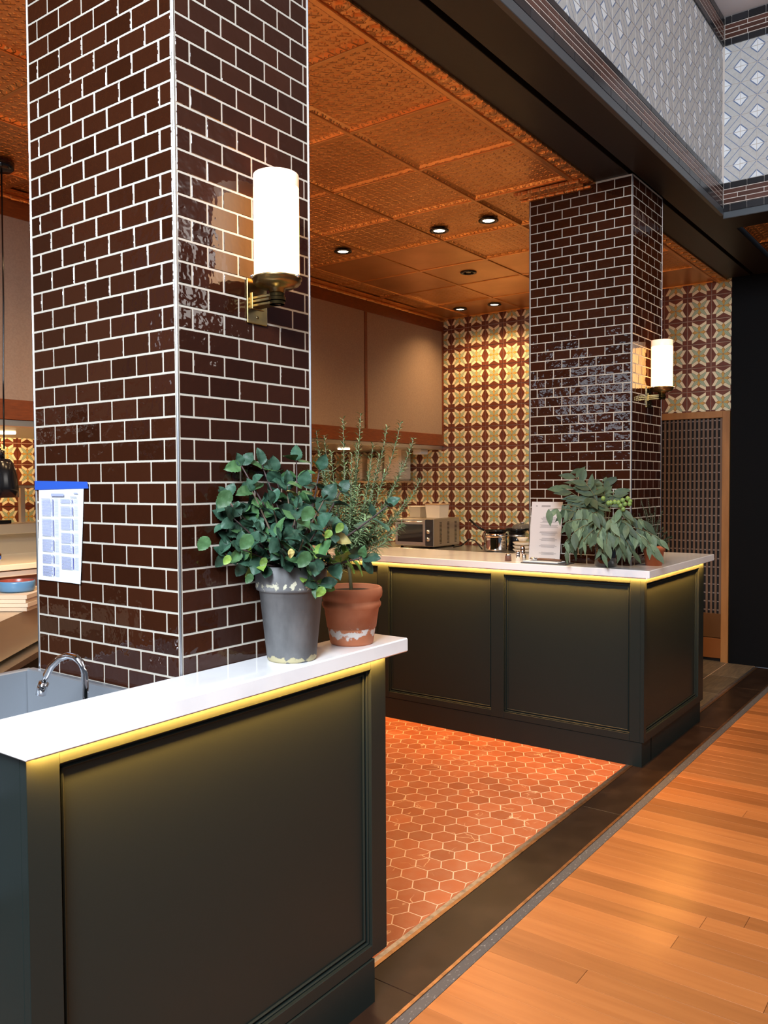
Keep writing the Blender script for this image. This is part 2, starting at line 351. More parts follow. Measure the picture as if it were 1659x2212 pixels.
# ---- tiled band and patterned wall above the beam
YF, XR = -.180, 4.270
FASC = mat('grey_metal_fascia', (.060, .070, .080), .35)
DKT = mat('charcoal_tile', (.018, .018, .021), .18, rnd=.3)
LIN = mat('liner_grout', (.60, .53, .48), .85)
wf = structure('wall_front', MB().box(-2.4, XR+.02, YF+.012, YF+.30, CEIL+.062, 4.55), LIN, origin=(0, 0, 0))
tag(build('fascia', MB().box(-2.4, XR, YF-.004, YF+.02, CEIL-.006, CEIL+.038, bev=.002), FASC, wf))
BR = mat('brown_liner_tile', (.085, .036, .026), .20, rnd=.35)
def hband(parent, along, z0, z1, a0, a1, step, off, matl, nm, skip=0.0):
    """one course of tiles: along='x' lies in the plane y=YF, along='y' in the plane x=XR"""
    a = a0-off
    while a < a1:
        p, q = max(a, a0)+.0018, min(a+step, a1)-.0018
        if q-p > .01:
            b = MB()
            if along == 'x': b.box(p, q, YF-.001, YF+.014, z0+.0024, z1-.0024, bev=.0012)
            else: b.box(XR+.001, XR-.014, -p, -q, z0+.0024, z1-.0024, bev=.0012)
            build(nm, b, matl, parent)
        a += step
hband(wf, 'x', 3.275, 3.318, 1.0, XR-.002, .2, .05, DKT, 'charcoal_tile')
for k in range(3): hband(wf, 'x', 3.322+.0262*k, 3.322+.0262*(k+1), 1.0, XR-.002, .155, .07*k % .155, BR, 'liner_tile')
hband(wf, 'x', 3.401, 3.436, 1.0, XR-.002, .2, .11, DKT, 'charcoal_tile')
wr = structure('wall_right', MB().box(XR+.0, XR+.25, -2.6, YF+.015, CEIL+.012, 4.55), LIN, origin=(0, 0, 0))
build('fascia', MB().box(XR-.004, XR+.02, -2.6, YF, CEIL-.026, CEIL+.022, bev=.002), FASC, wr)
hband(wr, 'y', 3.247, 3.294, -YF+.003, 1.5, .1, .06, DKT, 'charcoal_tile')
for k in range(3): hband(wr, 'y', 3.298+.030*k, 3.298+.030*(k+1), -YF+.003, 1.5, .155, .05*(k % 2)+.02, BR, 'liner_tile')
hband(wr, 'y', 3.390, 3.430, -YF+.003, 1.5, .1, .06, DKT, 'charcoal_tile')
# patterned encaustic tile: diagonal stripe, two white corners with blue edges
ENC = [mat('encaustic_grey', (.50, .49, .475), .6, var=(50, (.44, .43, .42), .4, .7)), mat('encaustic_white', (.74, .76, .78), .6), mat('encaustic_blue', (.12, .17, .30), .6), mat('encaustic_grout', (.60, .57, .55), .8)]
def enc_tile(flip):
    b = MB(); hw = .0474; hh = .0484; z = .0016
    def pt(u, v): return ((-u if flip else u)*hw, v*hh, z)
    def pg(pts, mi): b.poly([pt(*p) for p in (pts[::-1] if flip else pts)], mi)
    t = .055; c = .76; e = .95
    # stripe from (-1,-1) to (1,1)
    pg([(-1, -1), (-1+t, -1), (1, 1-t), (1, 1), (1-t, 1), (-1, -1+t)], 2)
    for s in (1, -1):
        pg([(s*q[0], s*q[1]) for q in [(-1+t, -1), (1-e, -1), (1, -1+e), (1, 1-t)]], 0)
        pg([(s*q[0], s*q[1]) for q in [(1-e, -1), (1-c, -1), (1, -1+c), (1, -1+e)]], 2)
        pg([(s*q[0], s*q[1]) for q in [(1-c, -1), (1, -1), (1, -1+c)]], 1)
    V = [(-hw, -hh, 0), (hw, -hh, 0), (hw, hh, 0), (-hw, hh, 0), (-hw, -hh, z), (hw, -hh, z), (hw, hh, z), (-hw, hh, z)]
    b.faces(V, [(0, 1, 5, 4), (1, 2, 6, 5), (2, 3, 7, 6), (3, 0, 4, 7)], 3)
    return b.mesh('encaustic_tile', ENC)
enc = [enc_tile(False), enc_tile(True)]
z00 = 3.436; nr = 8
for r in range(nr+1):
    for c in range(29):
        xc = XR-.050-c*.099; zc = 3.485+.101*r
        if zc > 4.30: continue
        inst('encaustic_tile', enc[(r+c) % 2], wf, (xc, YF+.0115, zc), (math.pi/2, 0, 0))
    for c in range(9):
        yc = YF-.050-c*.0975; zc = 3.482+.1005*r
        if zc > 4.30: continue
        inst('encaustic_tile', enc[(r+c+1) % 2], wr, (XR-.001, yc, zc), (math.pi/2, 0, -math.pi/2))
for k, (p, al) in enumerate(((wf, 'x'), (wr, 'y'))):
    a0, a1 = (1.6, XR-.002) if al == 'x' else (-YF+.003, 1.2)
    hband(p, al, 4.282, 4.322, a0, a1, .2 if al == 'x' else .1, .06, DKT, 'charcoal_tile')
    for q in range(3): hband(p, al, 4.325+.029*q, 4.325+.029*(q+1), a0, a1, .155, .05*(q % 2)+.02, BR, 'liner_tile')
    hband(p, al, 4.415, 4.462, a0, a1, .2 if al == 'x' else .1, .06, DKT, 'charcoal_tile')
for za, zb in ((3.3200, 3.4025), (4.3235, 4.4135)): build('grout_bed', MB().box(1.0, XR-.001, YF+.0008, YF+.0125, za, zb), LIN, wf)
for za, zb in ((3.2960, 3.3895), (4.3235, 4.4135)): build('grout_bed', MB().box(XR-.0122, XR+.001, -1.5, YF-.002, za, zb), LIN, wr)
structure('ceiling', MB().box(-4, 8, -6, YF+.02, 4.465, 4.52), mat('white_plaster', (.72, .73, .76), .9), origin=(0, 0, 4.465))
# low copper ceiling of the passage beyond the right-hand wall
pc = structure('ceiling', MB().box(XR+.25, 6.03, -2.6, -.2, CEIL+.02, CEIL+.05), BLACK, origin=(0, 0, 0))
for i in range(3):
    for j in range(4): inst('ceiling_tile', tmesh, pc, (XR+.25+.31+.6*i, -.5-.6*j, CEIL+.008))
build('soffit_board', MB().box(XR-.003, XR+.25, -2.6, YF, CEIL-.028, CEIL-.02), DARKTRIM, pc)
# ---- dark side wall of the passage
structure('wall_side', MB().box(6.03, 6.10, -2.6, .195, 0, CEIL+.05), mat('charcoal_paint', (.0035, .0035, .004), .6, spec=.08), origin=(6.05, -1, 0))

# ---- star tiled end wall (x = 6.08)
XB = 6.08
RED = mat('oxblood_tile', (.16, .040, .018), .35, var=(20, (.11, .026, .012), .4, .7)); CREAM = mat('cream_glaze', (.78, .66, .42), .28); SAGE = mat('sage_glaze', (.36, .43, .28), .28); OCHRE = mat('ochre_glaze', (.58, .32, .07), .28)
TG = mat('pink_grout', (.46, .28, .19), .85)
STAR = [RED, CREAM, SAGE, OCHRE, TG]
def star_tile(s):
    b = MB(); hf = s/2-.0035; z = .008
    def q(pts, mi, zz=z):
        b.poly([(x_*s/2, y_*s/2, zz) for x_, y_ in pts], mi)
    hh = hf
    V = [(-hh, -hh, 0), (hh, -hh, 0), (hh, hh, 0), (-hh, hh, 0), (-hh, -hh, z), (hh, -hh, z), (hh, hh, z), (-hh, hh, z)]
    b.faces(V, [(4, 5, 6, 7), (0, 1, 5, 4), (1, 2, 6, 5), (2, 3, 7, 6), (3, 0, 4, 7)], 0)
    z2 = z+.0012
    for k in range(4):
        c, sn = [(1, 0), (0, 1), (-1, 0), (0, -1)][k]
        R_ = lambda p: (p[0]*c-p[1]*sn, p[0]*sn+p[1]*c)
        for mir in (1, -1):
            def Q(pts, mi): q([R_((p[0]*mir, p[1])) for p in (pts if mir == 1 else pts[::-1])], mi, z2)
            Q([(0.012, .575), (.145, .375), (.60, .665), (.60, .915)], 1)
            Q([(.012, .022), (.135, .345), (.585, .635), (.60, .60)], 2)
        q([R_(p) for p in [(0, 0.012), (.125, .335), (0, .555), (-.125, .335)]], 3, z2+.0004)
    return b.mesh('star_tile', STAR)
SP = .2025; stm = star_tile(SP)
we = structure('wall_end', MB().box(XB, XB+.1, .195, 6.05, 0, 3.4), TG, origin=(XB, 3, 0))
ky = .1992/.2025; cnt = 0
for i in range(0, 26):
    for j in range(0, 12):
        yc = .37-.1992/2+.1992*i; zc = 2.919+SP/2-SP*(j-1)
        if i < 5 and zc < 2.12: continue
        if zc < .95 or yc > 5.3: continue
        if cnt >= 300: continue
        inst('star_tile', stm, we, (XB, yc, zc), (math.pi/2, 0, -math.pi/2), (ky, 1, 1)); cnt += 1
# back wall of the cook line
YB = 6.0
wb = structure('wall_back', MB().box(-2.4, XB, YB, YB+.1, 0, 3.4), TG, origin=(2, YB, 0))
for i in range(12):
    for j in range(6): inst('star_tile', stm, wb, (2.55+SP*i, YB, 1.435+SP*(j-1)), (math.pi/2, 0, 0))
structure('wall_left', MB().box(-2.5, -2.4, .7, 6.05, 0, 1.9), PANEL, origin=(-2.45, 3, 0))

# ================================================================== PILLARS
TZ, TX, TT = .054, .10455, .007
def pillar(name, label, x0, y0, wx, wy, zoff, ztop):
    t = thing(name, label, 'pillar', (x0+wx/2, y0+wy/2, 0))
    # grout face slightly recessed behind the tile faces
    build('grout_core', MB().box(x0+.0012, x0+wx-.0012, y0+.0012, y0+wy-.0012, 0, ztop), GROUT, t)
    pieces = []
    rows = int(ztop/TZ)+2
    for r in range(rows):
        z0 = zoff+TZ*(r-1); z1 = z0+TZ
        z0, z1 = max(z0, 0), min(z1, ztop)
        if z1-z0 < .008: continue
        par = r % 2
        for face, ln in (('l', wy), ('f', wx), ('b', wy), ('k', wx)):
            a = .0065; end = ln-.0065; first = True
            cuts = [.0065]
            p = TX*(.5 if par else 1.0)
            while p < ln-.012: cuts.append(p); p += TX
            cuts.append(ln-.0065)
            for u0, u1 in zip(cuts, cuts[1:]):
                pieces.append((face, u0, u1, z0, z1))
    def geom(mb, f, u0, u1, z0, z1):
        u0 += .0026; u1 -= .0026; z0 += .0026; z1 -= .0026; B = .0011; d = TT
        if f == 'l': mb.box(x0, x0+d, y0+u0, y0+u1, z0, z1, bev=B)
        elif f == 'f': mb.box(x0+u0, x0+u1, y0, y0+d, z0, z1, bev=B)
        elif f == 'b': mb.box(x0+wx-d, x0+wx, y0+u0, y0+u1, z0, z1, bev=B)
        else: mb.box(x0+u0, x0+u1, y0+wy-d, y0+wy, z0, z1, bev=B)
    def score(pc):
        f, u0, u1, z0, z1 = pc
        if f in 'bk': return 99
        c = (x0, y0+(u0+u1)/2, (z0+z1)/2) if f == 'l' else (x0+(u0+u1)/2, y0, (z0+z1)/2)
        u, v = PX(c); s = depth(c) + (0 if u1-u0 > .07 else 1.2)
        if u < 0 or v < 0 or (z0 < 1.06 and not (f == 'l' and z0 > .98)): s += 50
        return s
    pieces.sort(key=score)
    stuff = MB()
    for k, pc in enumerate(pieces):
        if k < 300: mb = MB(); geom(mb, *pc); build('wall_tile', mb, TILE, t)
        else: geom(stuff, *pc)
    tag(build('wall_tile_field', stuff, TILE, t), kind='stuff')
    ES = mat('edge_profile_steel', (.42, .43, .46), .30, 1)
    for (cx, cy, sx, sy) in ((x0, y0, 1, 1), (x0+wx, y0, -1, 1), (x0, y0+wy, 1, -1), (x0+wx, y0+wy, -1, -1)):
        e = MB(); e.box(cx-sx*.0012, cx+sx*.0055, cy-sy*.0012, cy+sy*.0055, 0, ztop, bev=.0025); build('edge_profile', e, ES, t)
    return t
pillar('tiled_pillar', 'brown glazed tile pillar beside the two potted herbs, with a taped paper list', 0, 0, .4942, .6273, (48.6 % 1)*TZ-TZ, CEIL)
pillar('tiled_pillar', 'far brown glazed tile pillar rising behind the eucalyptus vase', 3.2175, .028, .5063, .6273, ((11.162+48.6) % 1)*TZ-TZ, CEIL)

# ================================================================== COUNTERS
def moulding(mb, p0, p1, z0, z1, plane, axis, d):
    """two nested bead frames inside an opening; axis 'x': opening spans x at y=plane facing -y; 'y': spans y at x=plane facing -x"""
    for ins, wd, pr in ((0, .006, .011), (.012, .006, .007)):
        a0, a1, b0, b1 = p0+ins, p1-ins, z0+ins, z1-ins
        for (u0, u1, v0, v1) in ((a0, a1, b0, b0+wd), (a0, a1, b1-wd, b1), (a0, a0+wd, b0, b1), (a1-wd, a1, b0, b1)):
            if axis == 'x': mb.box(u0, u1, plane-pr, plane+.001, v0, v1, bev=.0025)
            else: mb.box(plane-pr, plane+.001, u0, u1, v0, v1, bev=.0025)
ZT, ZS = 1.069, 1.027
# --- near counter
nc = thing('counter', 'dark green panelled counter in front, below the white ledge with the potted herbs', 'counter', (.08, -.08, 0))
build('body', MB().box(-.492, .65, -.124, -.012, .13, ZS-.001), GREEN, nc)
fr = MB(); Yf, Yp = -.145, -.124
for (a, b, z0, z1) in ((-.496, -.425, .135, ZS), (.582, .655, .135, ZS), (-.425, .582, .135, .172), (-.425, .582, .994, ZS)): fr.box(a, b, Yf, Yp, z0, z1, bev=.0012)
fr.box(-.496, -.488, Yp+.0005, -.012, .135, ZS, bev=.001); fr.box(.647, .655, Yp+.0005, -.012, .135, ZS, bev=.001)
build('face_frame', fr, GREEN, nc)
mo = MB(); moulding(mo, -.425, .582, .172, .994, Yp, 'x', 1); build('panel_moulding', mo, GREEN, nc)
build('plinth', MB().box(-.49, .587, -.150, -.012, 0, .132, bev=.001), GREEN, nc)
ct = thing('countertop', 'white quartz ledge with rounded edges under the grey pot', 'countertop', (.1, -.09, ZS))
build('slab', MB().box(-.515, .731, -.176, -.002, ZS, ZT, bev=.0035), QUARTZ, ct)
def led_bar(mb, p, q, n):
    """wedge under the slab edge from p to q; its lit face looks along n (towards the panel) and a little down"""
    p, q, n = Vector((*p, ZS)), Vector((*q, ZS)), Vector((*n, 0)); d = Vector((0, 0, -.0045))
    a, b, c, e, f, g = p, q, p+d, q+d, p+n*.003, q+n*.003
    mb.faces([c, e, g, f], [(0, 1, 2, 3)], 0); mb.faces([a, b, e, c, f, g], [(0, 1, 2, 3), (0, 3, 4), (1, 5, 2), (0, 4, 5, 1)], 1)
lb_ = MB(); led_bar(lb_, (-.49, -.1610), (.65, -.1610), (0, 1)); build('led_strip', lb_, [LED, QUARTZ], nc)
# --- far counter, L-shaped around the far pillar
fc = thing('counter', 'dark green L-shaped counter around the far pillar with panels on two sides', 'counter', (3.4, .8, 0))
XFc, YFc = 3.050, -.106
bd = MB(); bd.box(XFc+.021, 3.21, YFc+.021, 3.0, .13, ZS-.002); bd.box(3.21, 4.16, YFc+.021, .022, .13, ZS-.002); bd.box(3.21, 3.60, .66, 3.0, .13, ZS-.002); bd.box(3.73, 4.16, .022, .35, .13, ZS-.002)
build('body', bd, GREEN, fc)
fr = MB(); mo = MB()
op = [(-.028, .738), (.823, 1.585), (1.67, 2.43)]
ys = [YFc+.021]+[v for o_ in op for v in o_]+[3.0]
for a, b in zip(ys[::2], ys[1::2]): fr.box(XFc, XFc+.021, a, b, .135, ZS, bev=.0012)
for a, b in op:
    fr.box(XFc, XFc+.021, a, b, .135, .174, bev=.0012); fr.box(XFc, XFc+.021, a, b, .994, ZS, bev=.0012)
    moulding(mo, a, b, .174, .994, XFc+.021, 'y', 1)
op2 = (3.088, 4.062)
for (a, b, z0, z1) in ((XFc, op2[0], .135, ZS), (op2[1], 4.168, .135, ZS), (*op2, .135, .178), (*op2, .994, ZS)): fr.box(a, b, YFc, YFc+.021, z0, z1, bev=.0012)
fr.box(4.160, 4.168, YFc+.0215, .35, .135, ZS, bev=.001)
moulding(mo, *op2, .178, .994, YFc+.021, 'x', 1)
build('face_frame', fr, GREEN, fc); build('panel_moulding', mo, GREEN, fc)
pl = MB(); pl.box(XFc+.004, 3.21, YFc+.012, 3.0, 0, .132, bev=.001); pl.box(3.2, 4.15, YFc+.012, .022, 0, .132, bev=.001); build('plinth', pl, GREEN, fc)
ct2 = thing('countertop', 'white quartz worktop around the far pillar carrying the eucalyptus', 'countertop', (3.4, .8, ZS))
PX0, PX1, PY0, PY1 = 3.216, 3.7255, .0265, .657
sb = MB(); sb.box(3.022, PX0, -.142, 3.0, ZS, ZT, bev=.003); sb.box(PX0-.006, 4.272, -.142, PY0, ZS, ZT, bev=.003); sb.box(PX0-.006, 3.61, PY1, 3.0, ZS, ZT, bev=.003); sb.box(PX1, 4.272, PY0-.006, .36, ZS, ZT, bev=.003)
build('slab', sb, QUARTZ, ct2)
ls = MB(); led_bar(ls, (3.0345, 2.95), (3.0345, -.122), (1, 0)); build('led_strip', ls, [LED, QUARTZ], fc)
ls = MB(); led_bar(ls, (3.04, -.1215), (4.16, -.1215), (0, 1)); build('led_strip', ls, [LED, QUARTZ], fc)

# ================================================================== WALL SCONCES
GLOW = mat('lit_opal_glass', (1, .9, .75), .4, emit=(1, .45, .12), estr=6.0)
GLOWT = mat('ribbed_glass_rim', (.9, .75, .6), .25, emit=(1, .50, .24), estr=.7)
def sconce(loc, label):
    """local frame: wall plane y=0, light stands at y=-0.078"""
    t = thing('wall_sconce', label, 'wall lamp', loc, 'brass wall sconces on the pillars'); O = Vector(loc); d = -.078
    def P(mb): mb.v = [tuple(Vector(v)+O) for v in mb.v]; return mb
    build('back_plate', P(MB().box(-.037, .037, -.006, 0, -.06, .058, bev=.0015)), BRASS, t)
    for zz in (-.042, .042): build('screw', P(MB().lathe([(.0001, .0075), (.004, .0065), (.0045, .005)], (0, 0, zz), 10, axis='y')), BRASS, t)
    ar = MB()
    for k, (zz, ww) in enumerate(((-.012, .017), (-.002, .020), (.008, .017))):
        ar.box(-ww, ww, d, -.005, zz-.0042, zz+.0042, bev=.0015); ar.cyl((0, d, 0), ww+.003, zz-.0042, zz+.0042, 24)
    ar.box(-.023, .023, -.010, -.005, -.022, .022, bev=.001)
    build('arm', P(ar), BRASS, t)
    cp = MB(); cp.lathe([(.0001, .014), (.020, .014), (.022, .024), (.046, .028), (.058, .034), (.063, .040), (.063, .046), (.066, .048), (.066, .052), (.061, .054), (.058, .054)], (0, d, 0), 40)
    build('cup', P(cp), BRASS, t)
    for a in (0.6, 2.7, 4.8): build('thumb_screw', P(MB().lathe([(.0001, -.005), (.005, -.003), (.006, 0), (.005, .003), (.0001, .005)], (.068*math.cos(a), d+.068*math.sin(a), .05), 10)), CHROME, t)
    sh = build('shade', P(MB().lathe([(.0595, .054), (.0595, .285), (.0565, .285), (.0565, .054)], (0, d, 0), 40)), GLOW, t)
    rim = MB(); rim.lathe([(.0596, .285), (.0596, .318), (.058, .320), (.0566, .318), (.0566, .285)], (0, d, 0), 40)
    build('shade_rim', P(rim), GLOWT, t)
    return t
sconce((.272, -.0, 2.028), 'lit cylindrical wall sconce on the near pillar, the larger in view')
sconce((3.488, .028, 2.030), 'lit cylindrical wall sconce on the far pillar, before the star tiles')

# ================================================================== BULKHEAD, LATTICE DOOR
YH = 3.06
bh = structure('wall_bulkhead', MB().box(-2.4, XB-.001, YH+.012, YH+1.15, 1.925, CEIL), mat('bulkhead_core', (.2, .12, .07), .8), origin=(2, YH, 1.9))
build('trim_board', MB().box(-2.4, XB-.002, YH-.006, YH+.012, 3.105, CEIL-.002, bev=.002), WOODTRIM, bh)
build('trim_board', MB().box(-2.4, XB-.002, YH-.006, YH+.012, 1.925, 2.042, bev=.002), WOODTRIM, bh)
dv = [XB-.016, 4.745, 3.43, 2.115, .80]
for xd in dv: build('trim_post', MB().box(xd-.014 if xd < 6 else xd-.018, xd+.022 if xd < 6 else xd+.014, YH-.006, YH+.012, 2.042, 3.105, bev=.002), WOODTRIM, bh)
for a, b in zip(dv[1:]+[-.5], dv): build('cloth_panel', MB().box(a+.022, b-.018, YH, YH+.012, 2.042, 3.105), PANEL, bh)
STW = mat('warm_steel', (.66, .60, .50), .30, 1)
build('hood_lip', MB().box(-2.4, XB-.002, YH+.006, YH+1.14, 1.885, 1.925, bev=.003), STW, bh)
HL = mat('hood_lamp', (1, .9, .7), .4, emit=(1, .80, .48), estr=10)
for xd in (1.6, 2.4, 4.3, 5.1):
    build('hood_lamp', MB().cyl((xd, YH+.55, 0), .06, 1.874, 1.886, 20), HL, bh)
    spot('hood_light', (xd, YH+.55, 1.86), (xd, YH+.75, 0), 55, WARM2, 150, .7, .06)
build('sensor_box', MB().box(5.80, 5.93, YH+.10, YH+.2, 1.835, 1.885, bev=.004), PAPER, bh)

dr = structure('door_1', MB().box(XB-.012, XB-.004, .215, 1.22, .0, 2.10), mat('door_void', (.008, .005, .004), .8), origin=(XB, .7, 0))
GF = mat('honey_oak', (.34, .15, .045), .4, var=(8, (.26, .11, .03), .35, .7, (2, 2, .3)))
build('door_frame', MB().box(XB-.05, XB-.002, .202, .262, 0, 2.135, bev=.002), GF, dr); build('door_frame', MB().box(XB-.05, XB-.002, .262, 1.25, 2.078, 2.135, bev=.002), GF, dr)
LT = mat('lattice_wood', (.125, .070, .042), .5)
y = .275
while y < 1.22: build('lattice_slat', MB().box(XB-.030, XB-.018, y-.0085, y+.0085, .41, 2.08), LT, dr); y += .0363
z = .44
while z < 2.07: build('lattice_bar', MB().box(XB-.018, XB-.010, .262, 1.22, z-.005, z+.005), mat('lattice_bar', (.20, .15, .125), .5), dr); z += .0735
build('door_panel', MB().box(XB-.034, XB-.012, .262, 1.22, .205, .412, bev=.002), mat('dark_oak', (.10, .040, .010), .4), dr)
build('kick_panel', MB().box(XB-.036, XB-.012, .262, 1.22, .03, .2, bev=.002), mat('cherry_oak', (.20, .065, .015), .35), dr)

# ================================================================== DOWNLIGHTS, PENDANT
DL = mat('downlight_lamp', (1, .9, .8), .4, emit=(1, .84, .60), estr=14)
def downlight(x, y, on, label, watt):
    t = thing('downlight', label, 'ceiling light', (x, y, CEIL-.004), 'recessed ceiling downlights'); O = (x, y, 0)
    build('trim_ring', MB().lathe([(.040, CEIL+.012), (.040, CEIL-.008), (.046, CEIL-.011), (.064, CEIL-.009), (.066, CEIL-.004)], O, 28), BLACK, t)
    build('lamp', MB().cyl(O, .038, CEIL-.004, CEIL+.01, 24), DL if on else BLACK, t)
    if on:
        s = spot('downlight_beam', (0, 0, -.02), (0, 0, -1), watt, WARM2, 135, 1, .03); s.parent = t
downlight(3.443, 1.432, True, 'lit downlight in the pair near the far pillar, left one', 70)
downlight(3.452, 1.062, True, 'lit downlight in the pair, closest to the far pillar', 55)
downlight(3.443, 2.263, True, 'lit downlight nearest the near pillar and the bulkhead', 50)
downlight(4.535, 1.849, False, 'unlit black downlight in the middle of the copper ceiling', 0)
downlight(5.715, 2.637, True, 'lit downlight by the star tiled wall, beside the bulkhead', 44)
downlight(5.731, 2.269, True, 'lit downlight by the star tiled wall, farther from the bulkhead', 52)
for x_, y_, p_ in ((1.25, 1.15, 75), (2.1, .8, 75), (1.25, 2.0, 60), (2.3, 1.9, 70), (4.6, .8, 40), (4.6, 1.7, 50)):
    spot('kitchen_downlight', (x_, y_, CEIL-.03), (x_, y_, 0), p_, WARM2, 135, 1, .04)

c0 = Vector((1.051, 2.628, 0))
pt = thing('pendant_lamp', 'black bell-shaped pendant lamp hanging on a cord by the kitchen hood', 'pendant lamp', (c0.x, c0.y, 1.47))
build('canopy', MB().lathe([(.0001, CEIL-.045), (.05, CEIL-.045), (.062, CEIL-.035), (.064, CEIL-.002), (.0001, CEIL-.002)], (c0.x, c0.y, 0), 28), BLACK, pt)
c1 = Vector((1.012, 2.590, 0))
build('cord', MB().tube([(c0.x, c0.y, CEIL-.04), (c0.x-.01, c0.y-.01, 2.5), (c1.x+.008, c1.y+.008, 2.1), (c1.x, c1.y, 1.73)], .0042, 6), BLACK, pt)
build('socket', MB().lathe([(.0001, 1.735), (.012, 1.735), (.014, 1.725), (.030, 1.72), (.030, 1.675), (.0001, 1.675)], (c1.x-.02, c1.y+.02, 0), 24), BLACK, pt)
build('shade', MB().lathe([(.030, 1.680), (.055, 1.676), (.072, 1.655), (.086, 1.60), (.094, 1.53), (.096, 1.475), (.092, 1.475), (.088, 1.53), (.07, 1.64), (.03, 1.67)], (c1.x-.02, c1.y+.02, 0), 36), BLACK, pt)

# ================================================================== PAPER NOTICE ON THE PILLAR
pn = thing('paper_notice', 'white printed list held to the near pillar with blue tape', 'paper', (-.002, .5, 1.266))
def onp(u, v, off=0): return (-.0022-off, u, v)     # u = y, v = z on the pillar's left face
q0 = [(.404, 1.268), (.612, 1.268), (.604, 1.530), (.387, 1.530)]
b = MB(); nseg = 6
grid = []
for iy in range(nseg+1):
    tz = iy/nseg; r_ = []
    for ix in range(5):
        tx = ix/4; u = (q0[0][0]*(1-tx)+q0[1][0]*tx)*(1-tz)+(q0[3][0]*(1-tx)+q0[2][0]*tx)*tz
        v = 1.268+tz*.262; r_.append(onp(u, v, .0035*(1-tz)**2*(1.0 if ix in (0, 4) else .5)+.0008))
    grid.append(r_)
V = [p for r_ in grid for p in r_]; Fs = [(i*5+j, i*5+j+1, i*5+5+j+1, i*5+5+j) for i in range(nseg) for j in range(4)]
b.faces(V, Fs, 0, True); sheet = build('sheet', b, PAPER, pn)
pr_ = MB(); 
def ink(u0, u1, v0, v1, mi=0, off=.0052):   # fractions of the sheet, from the viewer's left/top
    def at(u, v):
        y_ = (.606-(.606-.394)*u); z_ = 1.530-.262*v; return onp(y_, z_, off)
    pr_.poly([at(u0, v0), at(u1, v0), at(u1, v1), at(u0, v1)], mi)
ink(.33, .62, .055, .085, 0); ink(.84, .93, .045, .055, 0); ink(.76, .90, .085, .092)
blk = [(.11, .30), (.33, .52), (.55, .68), (.715, .81), (.84, .945)]
blk2 = [(.11, .16), (.19, .29), (.315, .44), (.47, .575), (.60, .69), (.725, .86)]
for cxa, bl in ((.10, blk), (.54, blk2)):
    for (v0, v1) in bl:
        vv = v0; 
        while vv < v1-.004:
            ink(cxa, cxa+.2+.03*random.random(), vv, vv+.0065); ink(cxa+.23, cxa+.25, vv, vv+.0065); ink(cxa+.30, cxa+.385, vv, vv+.003); vv += .0125
        ink(cxa+.265, cxa+.278, v0+.005, v1-.005, 1)
tag(build('printed_lines', pr_, [INK, INKD], sheet), kind='stuff')
tb = MB(); tb.faces([onp(.622, 1.526, .0022), onp(.366, 1.530, .0022), onp(.371, 1.548, .0022), onp(.622, 1.552, .0022), onp(.622, 1.526, .0001), onp(.366, 1.530, .0001), onp(.371, 1.548, .0001), onp(.622, 1.552, .0001)], [(0, 1, 2, 3), (4, 7, 6, 5), (0, 4, 5, 1), (1, 5, 6, 2), (2, 6, 7, 3), (3, 7, 4, 0)])
build('tape', tb, mat('blue_tape', (.015, .075, .42), .6), pn)

# ================================================================== SINK, TAP AND PREP STATION ON THE LEFT
SKS = mat('sink_steel', (.36, .38, .41), .38, .7)
sk = thing('sink', 'stainless steel sink with raised splash behind the white ledge', 'sink', (-.5, .33, 0))
s1 = MB(); s1.box(-.030, -.008, .0, .640, .70, 1.010, bev=.003); s1.box(-1.0, -.008, .64, .665, .70, 1.006, bev=.003); build('splash', s1, SKS, sk)
s2 = MB(); s2.box(-1.0, -.03, .02, .64, .70, .715); s2.box(-1.0, -.03, .004, .02, .70, .90); s2.box(-1.0, -.98, .02, .64, .70, .90); build('basin', s2, SKS, sk)
build('cabinet', MB().box(-1.0, -.008, .02, .66, 0, .70), STEEL, sk)
fa = thing('tap', 'chrome gooseneck tap in front of the steel sink splash', 'tap', tuple(PD(183, 1500, 2.06)))
fp = [PD(184, 1560, 2.05), PD(184, 1500, 2.05), PD(183, 1455, 2.05), PD(176, 1432, 2.055), PD(163, 1420, 2.06), PD(147, 1416, 2.07), PD(129, 1422, 2.08), PD(112, 1438, 2.09), PD(100, 1458, 2.10), PD(93, 1480, 2.105)]
build('spout', MB().tube(fp, .0085, 14), CHROME, fa)
build('aerator', MB().tube([PD(95, 1474, 2.104), PD(91, 1486, 2.105), PD(88, 1501, 2.106)], .0125, 14), CHROME, fa)
build('base', MB().cyl((fp[0].x, fp[0].y, 0), .02, .715, fp[0].z+.02, 16), CHROME, fa)

# prep station seen between the frame edge and the pillar
TAN = mat('warm_steel_front', (.62, .47, .32), .38, .6)
A = Vector((.247, 1.287, 0)); B_ = Vector((.551, 1.549, 0)); dr_ = (B_-A).normalized(); nn = Vector((-dr_.y, dr_.x, 0))
A2 = A-dr_*.8; B2 = B_+dr_*.3
ps = thing('prep_table', 'warm steel prep table behind the sink carrying stacked boards', 'table', (.3, 1.5, 0))
def prism(poly, z0, z1):
    b = MB(); n_ = len(poly); V = [(p.x, p.y, z0) for p in poly]+[(p.x, p.y, z1) for p in poly]
    b.faces(V, [tuple(range(n_))[::-1], tuple(range(n_, 2*n_))]+[(k, (k+1) % n_, n_+(k+1) % n_, n_+k) for k in range(n_)]); return b
build('front', prism([A2, B2, B2+nn*.62, A2+nn*.62], .9, 1.045), TAN, ps)
build('base', prism([A2+nn*.03, B2+nn*.03, B2+nn*.6, A2+nn*.6], 0, .9), BLACK, ps)
build('rail', prism([A2-nn*.05, B2-nn*.05, B2+nn*.03, A2+nn*.03], .862, .885), STEEL, ps)
